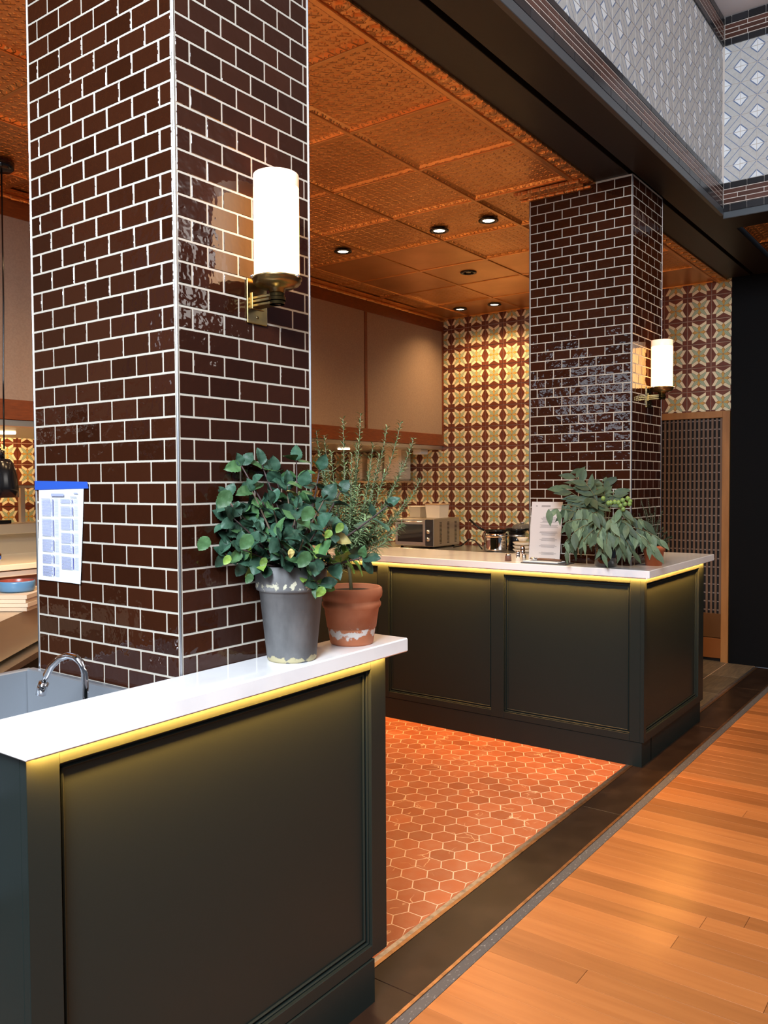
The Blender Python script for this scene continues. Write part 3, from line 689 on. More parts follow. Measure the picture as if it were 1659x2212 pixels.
BOARD = mat('tan_board', (.60, .44, .30), .55, rnd=.1)
bc = Vector((.50, 1.62, 0)); e1 = Vector((.592, -.806, 0)); e2 = Vector((.806, .592, 0))
lbl = ['lowest', 'second lowest', 'second highest', 'topmost']
for k in range(4):
    off = e1*(.006*(k % 2))+e2*(.004*(3-k)); z0 = 1.047+.0165*k
    P_ = [bc-e1*.30-e2*.17+off, bc+e1*.115-e2*.17+off, bc+e1*.115+e2*.13+off, bc-e1*.30+e2*.13+off]
    tag(build('cutting_board', prism(P_, z0, z0+.0155), BOARD), 'pale tan cutting board, %s of the stack under the blue dish' % lbl[k], 'cutting board', 'stacked cutting boards')
bl = thing('bowl', 'blue shallow dish with red inside on the cutting boards', 'dish', (0.56, 1.57, 1.113))
bcx = bc+e1*.03-e2*.05
build('outside', MB().lathe([(.0001, 1.114), (.064, 1.114), (.069, 1.120), (.071, 1.150), (.069, 1.156), (.067, 1.156)], (bcx.x, bcx.y, 0), 32), mat('blue_glaze', (.10, .22, .36), .3), bl)
build('inside', MB().lathe([(.067, 1.156), (.065, 1.152), (.063, 1.126), (.0001, 1.122)], (bcx.x, bcx.y, 0), 32), mat('red_glaze', (.30, .05, .03), .3), bl)
# cook line behind
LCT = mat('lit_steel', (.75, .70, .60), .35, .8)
ck = thing('cook_line', 'long steel cook line counter with shelf under the star tiles', 'kitchen counter', (2.3, 4.6, 0))
build('worktop', MB().box(.8, 4.6, 4.2, 5.15, .915, .958, bev=.004), mat('cream_worktop', (.80, .74, .62), .35), ck)
build('apron', MB().box(.8, 4.6, 4.23, 5.15, .865, .905, bev=.003), mat('cream_worktop', (.8, .74, .62), .35), ck)
build('cabinet', MB().box(.85, 4.55, 4.30, 5.12, 0, .865), mat('dull_red_front', (.20, .09, .07), .5), ck)
build('backsplash', MB().box(.8, 4.6, 5.10, 5.12, .958, 1.14), LCT, ck)
build('shelf', MB().box(.8, 4.6, 4.95, 5.25, 1.135, 1.22, bev=.004), LCT, ck)
build('shelf_post', MB().box(2.62, 2.66, 5.2, 5.24, 1.22, 1.53), LCT, ck); build('upper_shelf', MB().box(.8, 4.6, 5.1, 5.3, 1.515, 1.535), LCT, ck)
build('shelf_grate', MB().box(.8, 2.4, 4.97, 5.2, 1.222, 1.25), BLACK, ck)
for k, (xx, nm) in enumerate(((1.78, 'left'), (1.98, 'right'))):
    tp_ = thing('food_pan', 'small steel lidded food pan on the cook line, %s one' % nm, 'pan', (xx, 4.6, .958), 'lidded food pans')
    build('pan', MB().box(xx-.075, xx+.075, 4.5, 4.7, .958, 1.02, bev=.01), CHROME, tp_)
    build('lid_handle', MB().tube([(xx-.035, 4.6, 1.02), (xx-.03, 4.6, 1.045), (xx+.03, 4.6, 1.045), (xx+.035, 4.6, 1.02)], .006, 8), CHROME, tp_)
    build('tape_label', MB().box(xx+.02, xx+.06, 4.494, 4.499, .975, 1.0), mat('blue_tape', (.015, .075, .42), .6), tp_)
for xd in (1.75, 2.55): spot('shelf_light', (xd, 5.55, 1.9), (xd+.5, 6.0, 1.6), 40, WARM2, 140, .7, .05)

# ================================================================== BACK COUNTER ON THE STAR WALL
bk = thing('back_counter', 'low kitchen counter along the star tiled wall', 'kitchen counter', (5.75, 2.4, 0))
build('worktop', MB().box(5.40, XB-.012, 1.3, 4.4, .86, .90, bev=.003), STEEL, bk); build('cabinet', MB().box(5.44, XB-.012, 1.3, 4.4, 0, .86), STEEL, bk)
OV = mat('oven_steel', (.50, .44, .36), .35, .85)
ov = thing('toaster_oven', 'steel countertop oven with glass door and two knobs by the star tiles', 'oven', (5.72, 3.02, .90))
x0, x1, y0, y1, z0, z1 = 5.45, 5.95, 2.79, 3.24, .915, 1.19
build('case', MB().box(x0+.01, x1, y0, y1, z0, z1, bev=.006), OV, ov)
build('door_frame', MB().box(x0-.006, x0+.012, y0+.085, y1-.005, z0+.012, z1-.008, bev=.003), STEEL, ov)
build('door_glass', MB().box(x0-.009, x0-.003, y0+.115, y1-.035, z0+.045, z1-.055), mat('oven_glass', (.012, .012, .014), .05, spec=.8), ov)
build('door_handle', MB().tube([(x0-.03, y0+.10, z1-.03), (x0-.03, y1-.03, z1-.03)], .007, 8), STEEL, ov)
build('control_panel', MB().box(x0-.003, x0+.012, y0+.005, y0+.08, z0+.01, z1-.008), mat('panel_dark', (.03, .03, .035), .3), ov)
for zk in (z0+.075, z0+.15): build('knob', MB().lathe([(.0001, .025), (.018, .025), (.020, .006), (.020, 0)], (x0-.004, y0+.043, zk), 16, axis='x'), STEEL, ov)
for r_ in range(3):
    for k in range(16): build('vent_slot', MB().box(x0+.12+.14*r_, x0+.16+.14*r_, y0-.0012, y0+.002, z0+.03+.0135*k, z0+.036+.0135*k), BLACK, ov)
for a in (x0+.05, x1-.05):
    for b in (y0+.05, y1-.05): build('foot', MB().cyl((a, b, 0), .015, .90, .916, 10), BLACK, ov)
def tub(name, label, cx, cy, sx, sy, z0, hgt, mm, lipm):
    t = thing(name, label, 'container', (cx, cy, z0))
    b = MB(); k = .88
    V = [(cx+a*sx*k, cy+c*sy*k, z0) for a, c in ((-1, -1), (1, -1), (1, 1), (-1, 1))]+[(cx+a*sx, cy+c*sy, z0+hgt) for a, c in ((-1, -1), (1, -1), (1, 1), (-1, 1))]
    b.faces(V, [(3, 2, 1, 0), (4, 5, 6, 7), (0, 1, 5, 4), (1, 2, 6, 5), (2, 3, 7, 6), (3, 0, 4, 7)]); build('tub', b, mm, t)
    build('rim', MB().box(cx-sx-.006, cx+sx+.006, cy-sy-.006, cy+sy+.006, z0+hgt-.006, z0+hgt+.004, bev=.003), lipm, t); return t
WHP = mat('cream_plastic', (.78, .70, .58), .4); BRP = mat('brown_card', (.55, .36, .20), .6)
tub('container', 'square cream tub standing on the countertop oven', 5.70, 2.90, .09, .085, 1.192, .135, WHP, BRP)
tub('container', 'smaller grey tub on the oven left of the cream one', 5.72, 3.14, .07, .07, 1.192, .11, mat('grey_plastic', (.40, .36, .30), .4), WHP)
# shelves with white storage boxes behind the herbs
shf = thing('wall_shelf', 'thin wooden shelf on the star tiles under the hood', 'shelf', (5.93, 3.85, 1.52))
build('board', MB().box(5.78, XB-.012, 3.44, 4.6, 1.545, 1.565, bev=.002), BRP, shf)
for k, (yc, wd, hh, nm) in enumerate(((3.56, .11, .36, 'tall one at the right end'), (3.80, .10, .25, 'shorter one in the middle'), (4.06, .09, .27, 'one at the left'))):
    tag(build('storage_box', MB().box(5.84, 6.05, yc-wd, yc+wd, 1.565, 1.565+hh, bev=.02), WHP), 'white storage box on the shelf under the hood, %s' % nm, 'box', 'white boxes on the shelf')
# saucepan with lid and pans on it
sp = thing('stockpot', 'shiny steel pot beside the pans at the star tiles', 'pot', (5.55, 2.17, .90))
c = (5.56, 2.165, 0)
build('pot', MB().lathe([(.0001, .905), (.105, .905), (.110, .92), (.106, 1.02), (.105, 1.055), (.110, 1.06), (.098, 1.06), (.098, .92), (.0001, .92)], c, 36), CHROME, sp)
build('rim', MB().lathe([(.107, 1.03), (.113, 1.034), (.113, 1.062), (.107, 1.066)], c, 36), CHROME, sp)
def pan(label, c, r, z, hdir, tilt, bodym):
    t = thing('frying_pan', label, 'frying pan', (c[0], c[1], z), 'black handled pans')
    build('pan', MB().lathe([(.0001, z), (r*.8, z), (r, z+.03), (r+.003, z+.03), (r*.82, z+.006), (.0001, z+.005)], (c[0], c[1], 0), 32), bodym, t)
    d = Vector((hdir[0], hdir[1], 0)).normalized(); a = Vector((c[0], c[1], z+.026))+d*r
    build('handle', MB().tube([a, a+d*.05+Vector((0, 0, .02*tilt)), a+d*.14+Vector((0, 0, .10*tilt))], .011, 8), BLACK, t)
pan('black frying pan on the steel pot, handle raised to the left', (5.56, 2.16), .11, 1.068, (-.35, .94), 1.0, BLACK)
pan('shallow black pan behind the steel pot', (5.75, 2.04), .11, 1.075, (-.3, -.95), .2, BLACK)
lidg = thing('glass_lid', 'glass lid lying on the pans near the star tiles', 'lid', (5.78, 2.0, 1.11))
build('dome', MB().lathe([(.10, 1.107), (.085, 1.135), (.05, 1.150), (.0001, 1.154)], (5.78, 2.0, 0), 28), mat('clear_glass', (.9, .9, .85), .05, trans=.9), lidg)
build('lid_knob', MB().lathe([(.02, 1.154), (.024, 1.165), (.0001, 1.172)], (5.78, 2.0, 0), 16), CHROME, lidg)
bn = thing('blender_base', 'black kitchen canister right of the steel pot', 'canister', (5.75, 2.04, .9))
build('body', MB().lathe([(.0001, .90), (.085, .90), (.075, .99), (.08, 1.07), (.0001, 1.07)], (5.75, 2.04, 0), 28), BLACK, bn); build('band', MB().lathe([(.082, 1.03), (.084, 1.033), (.084, 1.045), (.082, 1.048)], (5.75, 2.04, 0), 28), STEEL, bn)
wk = thing('whisk_holder', 'black upright grinder with wire legs before the star tiles', 'utensil', (5.90, 1.80, .9))
build('head', MB().box(5.86, 5.93, 1.77, 1.84, 1.12, 1.24, bev=.012), BLACK, wk)
for a in (0.4, 2.0, 3.4, 5.0): build('wire_leg', MB().tube([(5.895, 1.805, 1.13), (5.895+.11*math.cos(a), 1.805+.11*math.sin(a), .90)], .004, 6), BLACK, wk)
tag(build('bowl', MB().lathe([(.0001, 1.0), (.03, 1.0), (.055, 1.035), (.052, 1.035), (.028, 1.006), (.0001, 1.005)], (5.58, 1.895, 0), 28), WHP), 'small white bowl on the stacked plates by the far pillar', 'bowl')
for k in range(3): tag(build('plate', MB().lathe([(.0001, .902+.032*k), (.07, .902+.032*k), (.09, .925+.032*k), (.088, .928+.032*k), (.0001, .910+.032*k)], (5.58, 1.895, 0), 28), WHP), 'cream plate in the pile under the white bowl, %s' % ('lowest', 'middle', 'uppermost')[k], 'plate', 'piled plates')
kt = thing('power_cord', 'black looped cord lying left of the steel pot', 'cord', (5.6, 2.5, .9))
build('cord', MB().tube([(5.55, 2.30, .91), (5.55, 2.38, .99), (5.58, 2.46, 1.0), (5.6, 2.56, .93), (5.62, 2.66, .91)], .006, 6), BLACK, kt)

# ================================================================== THINGS ON THE FAR WORKTOP
mn = thing('menu_card', 'white menu card leaning on the far pillar left of the eucalyptus', 'menu', (3.19, .53, ZT))
mb = MB(); lean = [(3.160, 1.071), (3.206, 1.424)]
def mp_(u, v, off=0): return (lean[0][0]+(lean[1][0]-lean[0][0])*v-off, .628-.197*u, lean[0][1]+(lean[1][1]-lean[0][1])*v)
mb.faces([mp_(0, 0), mp_(1, 0), mp_(1, 1), mp_(0, 1), mp_(0, 0, .004), mp_(1, 0, .004), mp_(1, 1, .004), mp_(0, 1, .004)], [(0, 1, 2, 3), (4, 5, 6, 7), (0, 1, 5, 4), (1, 2, 6, 5), (2, 3, 7, 6), (3, 0, 4, 7)])
card = build('card', mb, mat('menu_paper', (.50, .47, .47), .5), mn)
mb = MB(); GI = mat('pale_ink', (.27, .25, .25), .8)
def ml(u0, u1, v0, v1): mb.poly([mp_(u0, v0, .0048), mp_(u1, v0, .0048), mp_(u1, v1, .0048), mp_(u0, v1, .0048)])
ml(.33, .62, .915, .945); ml(.14, .20, .92, .94)
for v0, nl in ((.74, 6), (.61, 3), (.50, 4), (.39, 3), (.28, 3), (.16, 3), (.06, 2)):
    for k in range(nl): a_ = random.uniform(.02, .12); ml(.28+a_, .92-a_, v0-.018*k, v0-.018*k+.008)
tag(build('printed_lines', mb, GI, card), kind='stuff')
tr = thing('serving_tray', 'dark rimmed white tray at the worktop edge before the menu card', 'tray', (3.10, .5, ZT))
b = MB(); b.box(3.055, 3.185, .35, .63, ZT, ZT+.006, bev=.002); build('base', b, mat('dark_slate_tray', (.05, .05, .06), .4), tr)
build('napkin', MB().box(3.065, 3.17, .40, .62, ZT+.006, ZT+.013, bev=.002), PAPER, tr)
sn = thing('spoon', 'steel serving spoon with brown handle on the tray', 'spoon', (3.10, .5, ZT+.013))
build('bowl', MB().lathe([(.0001, ZT+.034), (.016, ZT+.034), (.026, ZT+.026), (.022, ZT+.016), (.0001, ZT+.014)], (3.10, .565, 0), 24), CHROME, sn)
build('handle', MB().tube([(3.10, .545, ZT+.022), (3.11, .48, ZT+.022), (3.115, .40, ZT+.020)], .007, 8), mat('brown_wood', (.14, .06, .03), .5), sn)
for k, (cx, cy, rr, hh, mm, lb) in enumerate(((3.12, .745, .020, .045, mat('rosewood', (.12, .05, .035), .4), 'squat brown wooden shaker beside the serving tray'), (3.16, .70, .014, .060, CHROME, 'slim chrome shaker beside the serving tray'), (3.25, .715, .017, .085, CHROME, 'tall chrome shaker behind the others near the menu card'), (3.21, .685, .015, .040, STEEL, 'short steel shaker close to the menu card'))):
    t = thing('shaker', lb, 'shaker', (cx, cy, ZT), 'table shakers')
    build('body', MB().lathe([(.0001, ZT), (rr, ZT), (rr*.92, ZT+hh*.6), (rr*.8, ZT+hh*.75), (.0001, ZT+hh*.75)], (cx, cy, 0), 20), mm, t)
    build('cap', MB().lathe([(rr*.85, ZT+hh*.74), (rr*.88, ZT+hh*.86), (rr*.5, ZT+hh), (.0001, ZT+hh)], (cx, cy, 0), 20), CHROME, t)

# ================================================================== POTS AND PLANTS
ZG = mat('zinc_grey_clay', (.105, .105, .108), .75, var=(14, (.19, .19, .192), .40, .68, (1, 1, .45)), bump=(60, .25, .002))
def patina(M, col2, zlo, zhi, scale, thr):
    """mineral bloom in ragged bands at given heights"""
    nt = M.node_tree; N = nt.nodes; L = nt.links; b = N['Principled BSDF']; src = b.inputs['Base Color'].links[0].from_socket
    geo = N.new('ShaderNodeNewGeometry'); sx = N.new('ShaderNodeSeparateXYZ'); L.new(geo.outputs['Position'], sx.inputs[0])
    n = N.new('ShaderNodeTexNoise'); n.inputs['Scale'].default_value = scale; n.inputs['Detail'].default_value = 8; L.new(geo.outputs['Position'], n.inputs['Vector'])
    zc, zw = (zlo+zhi)/2, (zhi-zlo)/2
    a = N.new('ShaderNodeMath'); a.operation = 'SUBTRACT'; L.new(sx.outputs[2], a.inputs[0]); a.inputs[1].default_value = zc
    ab = N.new('ShaderNodeMath'); ab.operation = 'ABSOLUTE'; L.new(a.outputs[0], ab.inputs[0])
    dv_ = N.new('ShaderNodeMath'); dv_.operation = 'DIVIDE'; L.new(ab.outputs[0], dv_.inputs[0]); dv_.inputs[1].default_value = zw
    th = N.new('ShaderNodeMath'); th.operation = 'MULTIPLY_ADD'; L.new(dv_.outputs[0], th.inputs[0]); th.inputs[1].default_value = .28; th.inputs[2].default_value = thr
    sb_ = N.new('ShaderNodeMath'); sb_.operation = 'SUBTRACT'; L.new(n.outputs['Fac'], sb_.inputs[0]); L.new(th.outputs[0], sb_.inputs[1])
    r = N.new('ShaderNodeMapRange'); r.inputs[1].default_value = 0; r.inputs[2].default_value = .05; L.new(sb_.outputs[0], r.inputs[0])
    mx = N.new('ShaderNodeMix'); mx.data_type = 'RGBA'; mx.inputs['B'].default_value = (*col2, 1); L.new(r.outputs[0], mx.inputs['Factor']); L.new(src, mx.inputs['A']); L.new(mx.outputs['Result'], b.inputs['Base Color'])
patina(ZG, (.50, .48, .36), ZT+.185, ZT+.225, 70, .46); patina(ZG, (.42, .37, .22), ZT-.01, ZT+.022, 45, .40)
TC = mat('terracotta_clay', (.42, .135, .060), .75, var=(12, (.52, .20, .10), .45, .7), bump=(80, .15, .001)); patina(TC, (.62, .58, .55), ZT+.012, ZT+.062, 38, .40)
SOIL = mat('potting_soil', (.02, .014, .009), .95, bump=(150, .8, .005))

def leaf_mesh(name, L_, W_, prof, cup, mats, fold=.2, scallop=0, crinkle=0, seed=1):
    """prof: list of (t, half width fraction); blade along +x, three strips each side of the midrib"""
    b = MB(); V = []; rg = random.Random(seed); ph = rg.uniform(0, 6)
    def wid(t):
        for (t0, w0), (t1, w1) in zip(prof, prof[1:]):
            if t <= t1: return w0+(w1-w0)*(t-t0)/(t1-t0)
        return prof[-1][1]
    n_ = 15 if scallop else len(prof); ts = [k/(n_-1) for k in range(n_)] if scallop else [p[0] for p in prof]
    cols = (-1, -.66, -.33, 0, .33, .66, 1)
    for k, t in enumerate(ts):
        w_ = wid(t); bend = -cup*L_*t*t; sc = 1-(scallop if k % 2 else 0)
        for c_ in cols:
            yy = c_*w_*W_/2*(sc if abs(c_) == 1 else 1)
            zz = bend+abs(c_)*w_*W_*fold*.5+crinkle*math.sin(5.5*t+ph+c_*2)*abs(c_)+crinkle*.6*math.sin(17*t+ph*2)*(abs(c_)*(1-abs(c_))*3)
            V.append((t*L_, yy, zz))
    m_ = len(cols); b.faces(V, [(i*m_+j, i*m_+j+1, i*m_+m_+1+j, i*m_+m_+j) for i in range(n_-1) for j in range(m_-1)], 0, True)
    return b.mesh(name, mats)
def leafmat(name, c, c2, rough=.5):
    M = mat(name, c, rough, spec=.35, rnd=.34, var=(45, c2, .35, .7), bump=(220, .35, .0015)); M.node_tree.nodes['Principled BSDF'].inputs['Subsurface Weight'].default_value = 0; return M
ROUND = [(0, .12), (.08, .55), (.22, .92), (.40, 1.0), (.60, .92), (.78, .66), (.92, .30), (1, .03)]
LANCE = [(0, .06), (.10, .45), (.25, .85), (.42, 1.0), (.60, .85), (.78, .5), (.92, .18), (1, .02)]
LG = leafmat('deep_green_leaf', (.022, .058, .036), (.036, .085, .052)); LM = leafmat('mid_green_leaf', (.042, .100, .036), (.060, .135, .050)); LY = leafmat('lime_leaf', (.16, .24, .04), (.10, .19, .04)); LYW = leafmat('withered_leaf', (.50, .42, .16), (.40, .32, .10))
STEM = mat('purple_stem', (.045, .025, .024), .6); WOODY = mat('woody_stem', (.11, .075, .05), .8)
bl_ = {k: [leaf_mesh('leaf', 1, wd, ROUND, cup, mm, fold, .10, .045, sd) for cup, fold, wd, sd in ((.10, .10, .84, 1), (.28, .30, .80, 2), (-.05, .12, .76, 3), (.35, -.18, .85, 4), (.18, .42, .74, 5))] for k, mm in (('g', LG), ('m', LM), ('y', LY), ('w', LYW))}
def put_leaf(me, parent, p, d, up, size, name='leaf'):
    d = d.normalized(); up = (up-d*up.dot(d))
    if up.length < 1e-4: up = Vector((0, -1, 0)).cross(d)
    up.normalize(); s = up.cross(d)
    o = bpy.data.objects.new(name, me); link(o, parent)
    mm_ = Matrix((d, s, up)).transposed().to_4x4(); mm_.translation = p-ORIG[parent]
    o.matrix_local = mm_ @ Matrix.Scale(size, 4); return o

# --- bushy plant in the grey pot
GP_C = Vector((.300, -.093, 0))
gp = thing('plant_pot', 'tall weathered grey clay pot with chalky band on the white ledge', 'plant pot', (GP_C.x, GP_C.y, ZT))
build('pot', MB().lathe([(.0001, ZT), (.062, ZT), (.066, ZT+.006), (.085, ZT+.188), (.0925, ZT+.190), (.0945, ZT+.197), (.0965, ZT+.252), (.094, ZT+.256), (.086, ZT+.254), (.082, ZT+.235), (.0001, ZT+.235)], GP_C, 48), ZG, gp)
build('soil', MB().cyl(GP_C, .083, ZT+.232, ZT+.240, 24), SOIL, gp)
bp_ = thing('leafy_plant', 'bushy herb with round dark green leaves in the grey pot', 'plant', (GP_C.x, GP_C.y, ZT+.24))
rng = random.Random(11); root = Vector((GP_C.x, GP_C.y, ZT+.235)); D0 = depth(root)
tips = [(398, 1075, -.02), (452, 1008, .0), (440, 1125, -.06), (428, 1165, -.03), (482, 1085, -.10), (533, 1005, .02), (545, 1062, -.08), (505, 1120, -.14), (590, 1020, .03), (588, 1090, -.13), (566, 1150, -.18), (640, 995, .0), (652, 1050, -.06), (690, 1015, -.02), (640, 1100, -.16), (700, 1080, -.09), (735, 1062, .02), (690, 1135, -.17), (470, 1195, -.10), (520, 1185, -.16), (600, 1160, -.2), (655, 1165, -.2), (720, 1150, -.12), (690, 1205, -.17), (745, 1200, -.08), (838, 1092, -.10), (782, 1205, -.10), (690, 1262, -.12), (610, 1195, -.18), (545, 1215, -.13), (620, 1050, -.02), (560, 1105, -.05), (670, 1175, -.08), (480, 1140, -.02), (730, 1110, -.03), (632, 1135, -.06), (655, 1225, -.14), (580, 1190, -.06), (705, 1180, -.03)]
nleaf = 0
for k, (tx, ty, dd) in enumerate(tips):
    T = PD(tx, ty, D0+dd+.02)
    if T.y > -.02: T.y = -.02
    r0 = root+Vector((rng.uniform(-.03, .03), rng.uniform(-.03, .03), 0))
    mid = r0.lerp(T, .5); out = (T-r0); mid += Vector((0, -.012, -.10*out.length+.02)) if ty > 1000 else Vector((0, -.02, 0))
    pts = [r0*(1-t)**2+mid*2*t*(1-t)+T*t*t for t in [i/8 for i in range(9)]]
    for p in pts: p.y = min(p.y, -.012)
    build('stem', MB().tube(pts, .0042, 6, r1=.0018), WOODY if k % 3 == 0 else STEM, bp_)
    n_pairs = 4 if out.length > .15 else 3
    for q in range(n_pairs):
        t = 1-.16*q; P0 = r0*(1-t)**2+mid*2*t*(1-t)+T*t*t; tan = (T-mid).normalized()
        side = tan.cross(Vector((rng.uniform(-.3, .3), rng.uniform(-1, -.4), rng.uniform(-.4, .6)))).normalized()
        if q % 2: side = tan.cross(side).normalized()
        for s in (1, -1):
            if nleaf > 284: break
            d = (side*s+tan*.45+Vector((0, -.15, -.12))).normalized(); P1 = P0+d*.004
            sz = rng.uniform(.036, .057)*(1 if q else .9)
            if (P1+d*sz).y > -.006: d.y = min(d.y, -.05); d.normalize()
            c_ = 'g' if rng.random() < .72 else 'm'
            if ty > 1195 and rng.random() < .35: c_ = 'y'
            if rng.random() < .012: c_ = 'w'
            upv = Vector((rng.uniform(-.6, .5), rng.uniform(-.9, .15), rng.uniform(.2, 1)))
            put_leaf(rng.choice(bl_[c_]), bp_, P1, d, upv, sz); nleaf += 1
    if nleaf < 286:
        put_leaf(rng.choice(bl_['g']), bp_, T, (tan+Vector((0, -.3, .1))), Vector((-.2, -.7, .6)), rng.uniform(.036, .05)); nleaf += 1
for (lx, ly, c_, sz) in ((497, 1060, 'm', .062), (543, 1155, 'm', .052), (675, 1095, 'm', .050), (668, 1192, 'm', .055), (628, 1185, 'w', .03), (575, 1205, 'y', .03), (545, 1240, 'm', .033), (700, 1268, 'y', .036), (497, 1200, 'y', .032), (740, 1130, 'y', .034), (715, 1145, 'y', .03), (450, 1160, 'm', .048)):
    put_leaf(bl_[c_][int(lx) % 3], bp_, PD(lx, ly, D0-.19), Vector((-.35, .3, -.65)) if c_ != 'w' else Vector((.1, 0, -1)), Vector((-.3, -.8, .35)), sz*.85)

# --- rosemary standard in the terracotta pot
TP = Vector((.568, -.086, 0))
tpot = thing('plant_pot', 'terracotta pot with rolled rim and white bloom, right of the grey pot', 'plant pot', (TP.x, TP.y, ZT))
build('pot', MB().lathe([(.0001, ZT), (.060, ZT), (.064, ZT+.006), (.0705, ZT+.050), (.0715, ZT+.053), (.0725, ZT+.050), (.0805, ZT+.105), (.084, ZT+.108), (.087, ZT+.114), (.087, ZT+.121), (.083, ZT+.127), (.084, ZT+.132), (.090, ZT+.140), (.0915, ZT+.152), (.090, ZT+.164), (.085, ZT+.168), (.080, ZT+.166), (.076, ZT+.150), (.0001, ZT+.150)], TP, 48), TC, tpot)
build('soil', MB().cyl(TP, .077, ZT+.146, ZT+.153, 24), SOIL, tpot)
ro = thing('rosemary_plant', 'airy rosemary with upright needle sprigs in the terracotta pot', 'plant', (TP.x, TP.y, ZT+.153))
ROS = leafmat('rosemary_needle', (.14, .22, .095), (.21, .29, .14), .6); ROSS = mat('rosemary_stem', (.16, .17, .10), .8)
def sprig(parent, pts, nn_, ln, mats, rg, name='sprig', wid=.0013):
    b = MB(); b.tube(pts, .0017, 5, 1, r1=.0009)
    n_ = len(pts)
    for k in range(nn_):
        t = (k+.5)/nn_*(n_-1); i = min(int(t), n_-2); p = pts[i].lerp(pts[i+1], t-i); tan = (pts[i+1]-pts[i]).normalized()
        a = k*2.4+rg.uniform(-.3, .3); u = tan.cross(Vector((.3, .5, .2))).normalized(); v = tan.cross(u)
        d = (u*math.cos(a)+v*math.sin(a)+tan*rg.uniform(.15, .8)).normalized(); l_ = ln*rg.uniform(.7, 1.15)*(1 if t < n_-2 else .8)
        side = d.cross(tan).normalized()*wid; p1 = p+d*l_*.55; p2 = p+d*l_+(tan*-.25+Vector((0, 0, -.2)))*l_*.4
        b.faces([p-side*.5, p+side*.5, p1+side, p1-side, p2], [(0, 1, 2, 3), (3, 2, 4)], 0)
    return build(name, b, mats, parent)
Dr = depth((TP.x, TP.y, ZT)); r2_ = random.Random(3)
base = Vector((TP.x, TP.y, ZT+.15)); fork = PD(749, 1195, Dr)
build('trunk', MB().tube([base, base.lerp(fork, .5)+Vector((.003, 0, 0)), fork], .0055, 8, r1=.0045), mat('green_bark', (.17, .15, .07), .8), ro)
stips = [(627, 962, .05), (683, 930, .03), (700, 940, .06), (741, 905, .0), (779, 893, .04), (836, 922, .02), (866, 912, .05), (894, 945, .0), (909, 1035, .03), (870, 1130, -.03), (815, 1195, -.02), (690, 985, .0), (715, 975, -.02), (760, 980, -.03), (770, 960, .06), (806, 958, .07), (800, 1010, .0), (830, 1020, -.03), (850, 1050, .04), (760, 1040, -.05), (720, 1040, -.03), (790, 1080, -.06), (740, 1085, -.06), (810, 1100, -.05), (770, 1120, -.07), (720, 1110, .0), (850, 1150, .0), (735, 1150, -.05), (785, 1150, -.05), (700, 1050, .03), (870, 1000, .06), (745, 1000, .05), (820, 980, -.01), (880, 1075, .02), (730, 1235, .02), (725, 1215, .05), (700, 1015, -.04), (728, 1065, -.08), (775, 1050, -.09), (805, 1060, -.04), (838, 1085, -.02), (760, 1095, -.1), (790, 1115, -.1), (825, 1130, -.05), (745, 1125, .04), (770, 1010, .02), (812, 1160, .03), (860, 1105, .04), (715, 1150, -.06), (840, 1165, -.04), (690, 1075, -.05), (775, 1175, -.02)]
for (tx, ty, dd) in stips:
    T = PD(tx, ty, Dr+dd)
    if T.x < .5 and T.y > -.02: T.y = -.03
    s0 = fork.lerp(base, r2_.uniform(-.1, .25)); mid = s0.lerp(T, .45)+Vector((T.x-s0.x, T.y-s0.y, 0))*.28
    pts = [s0*(1-t)**2+mid*2*t*(1-t)+T*t*t for t in [i/10 for i in range(11)]]
    L_ = sum((pts[i+1]-pts[i]).length for i in range(10))
    sprig(ro, pts, int(40+L_*330), .031, [ROS, ROSS], r2_, wid=.0021)

# --- eucalyptus in a black glass vase on the far worktop
VC = Vector((3.118, .135, 0))
va = thing('vase', 'black glass vase holding the eucalyptus on the far worktop', 'vase', (VC.x, VC.y, ZT))
build('vase', MB().lathe([(.0001, ZT), (.058, ZT), (.062, ZT+.005), (.060, ZT+.20), (.056, ZT+.20), (.054, ZT+.01), (.0001, ZT+.008)], VC, 36), mat('black_glass', (.004, .004, .006), .04, spec=.9, coat=.5), va)
eu = thing('eucalyptus_branches', 'drooping grey green eucalyptus branches in the black vase', 'branches', (VC.x, VC.y, ZT+.19))
EL = [leafmat('eucalyptus_leaf', (.080, .125, .068), (.115, .165, .098), .55), leafmat('eucalyptus_dark_leaf', (.034, .058, .032), (.05, .08, .043), .55)]
em = [[leaf_mesh('leaf', 1, w_, LANCE, cup, mm, .12) for w_, cup in ((.36, .12), (.30, .25), (.42, .05))] for mm in EL]
r3 = random.Random(5); De = depth((VC.x, VC.y, ZT)); er = Vector((VC.x, VC.y, ZT+.19))
etips = [(1185, 1100, -.1), (1215, 1090, -.05), (1205, 1050, .02), (1232, 1022, .05), (1260, 1040, .0), (1300, 1040, .08), (1330, 1060, .05), (1225, 1130, -.15), (1240, 1150, -.2), (1222, 1170, -.1), (1260, 1170, -.22), (1290, 1160, -.25), (1310, 1175, -.25), (1340, 1170, -.25), (1360, 1140, -.2), (1385, 1160, -.22), (1405, 1175, -.24), (1425, 1165, -.22), (1345, 1100, -.18), (1280, 1110, -.2), (1300, 1195, -.18), (1250, 1100, -.1), (1390, 1125, -.15), (1365, 1190, -.22), (1320, 1130, -.22), (1270, 1075, -.05), (1225, 1190, -.08), (1415, 1190, -.25), (1240, 1070, .0), (1345, 1195, -.2)]
ne = 0
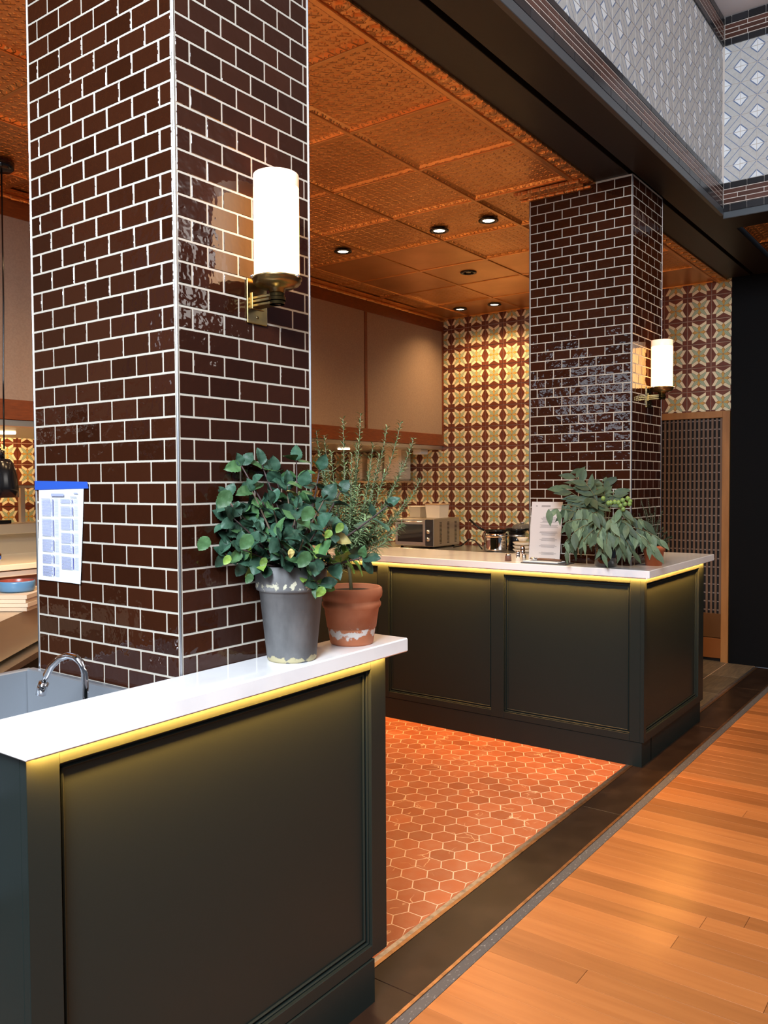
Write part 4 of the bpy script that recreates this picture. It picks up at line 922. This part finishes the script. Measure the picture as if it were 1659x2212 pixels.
for k, (tx, ty, dd) in enumerate(etips):
    T = PD(tx, ty, De+dd)
    if T.x > 3.20 and T.y > .01: T.x = 3.19
    mid = er.lerp(T, .5)+Vector((-.02, -.02, .09)); pts = [er*(1-t)**2+mid*2*t*(1-t)+T*t*t for t in [i/8 for i in range(9)]]
    for p in pts:
        if p.y > .02: p.x = min(p.x, 3.2)
    build('branch', MB().tube(pts, .0028, 5, r1=.0014), mat('olive_twig', (.11, .10, .045), .7), eu)
    for q in range(5):
        t = 1-.14*q; P0 = er*(1-t)**2+mid*2*t*(1-t)+T*t*t; tan = (T-mid).normalized()
        for s in (1, -1):
            if q == 0 and s == -1: continue
            up_ = ty < 1080
            d = (tan*.55+RT*s*r3.uniform(.2, .8)+Vector((0, 0, -.15 if up_ else -.9))+Vector((-.15, -.15, 0))).normalized()
            sz = r3.uniform(.070, .105)
            E_ = P0+d*sz
            if E_.x > 3.205 and E_.y > .02: d.x -= .6; d.normalize()
            if E_.z < ZT+.005: sz *= .5
            put_leaf(r3.choice(em[1 if (dd > -.06 or r3.random() < .22) else 0]), eu, P0, d, Vector((-.7+r3.uniform(-.4, .4), -.5+r3.uniform(-.4, .4), .35)), sz); ne += 1
BERRY = mat('green_berry', (.15, .24, .06), .4)
for (bx, by) in ((1303, 1077), (1314, 1087), (1319, 1086), (1328, 1085), (1336, 1086), (1345, 1081), (1350, 1089), (1356, 1077), (1361, 1083), (1340, 1092), (1346, 1100), (1360, 1089)):
    p = PD(bx, by, De-.2); build('berry', MB().lathe([(.0001, -.0125), (.008, -.010), (.0125, 0), (.0095, .009), (.004, .012), (.0001, .016)], p, 14), BERRY, eu)
# small terracotta pot with a young rosemary beside the vase
SPC = Vector((3.335, -.060, 0))
st = thing('plant_pot', 'small plain terracotta pot behind the eucalyptus leaves at the worktop corner', 'plant pot', (SPC.x, SPC.y, ZT))
TC2 = mat('plain_terracotta', (.36, .10, .04), .75)
build('pot', MB().lathe([(.0001, ZT), (.044, ZT), (.056, ZT+.085), (.060, ZT+.086), (.062, ZT+.112), (.056, ZT+.112), (.052, ZT+.10), (.0001, ZT+.10)], SPC, 36), TC2, st)
build('soil', MB().cyl(SPC, .053, ZT+.098, ZT+.103, 20), SOIL, st)
yr = thing('rosemary_plant', 'small dark rosemary behind the eucalyptus by the far pillar corner', 'plant', (SPC.x, SPC.y, ZT+.103))
ROD = leafmat('dark_rosemary_needle', (.030, .050, .028), (.045, .07, .035), .6); b0 = Vector((SPC.x, SPC.y, ZT+.10)); Ds = depth(b0)
for (tx, ty) in ((1385, 1082), (1400, 1078), (1415, 1095), (1430, 1105), (1440, 1150), (1395, 1100), (1422, 1125), (1445, 1170), (1408, 1110), (1432, 1140), (1380, 1110), (1452, 1160)):
    T = PD(tx, ty, Ds+r3.uniform(-.03, .03)); mid = b0.lerp(T, .5)+Vector((0, 0, .02))
    if T.y > .02: T.y = .015
    sprig(yr, [b0*(1-t)**2+mid*2*t*(1-t)+T*t*t for t in [i/6 for i in range(7)]], 110, .020, [ROD, ROSS], r3, wid=.0020)
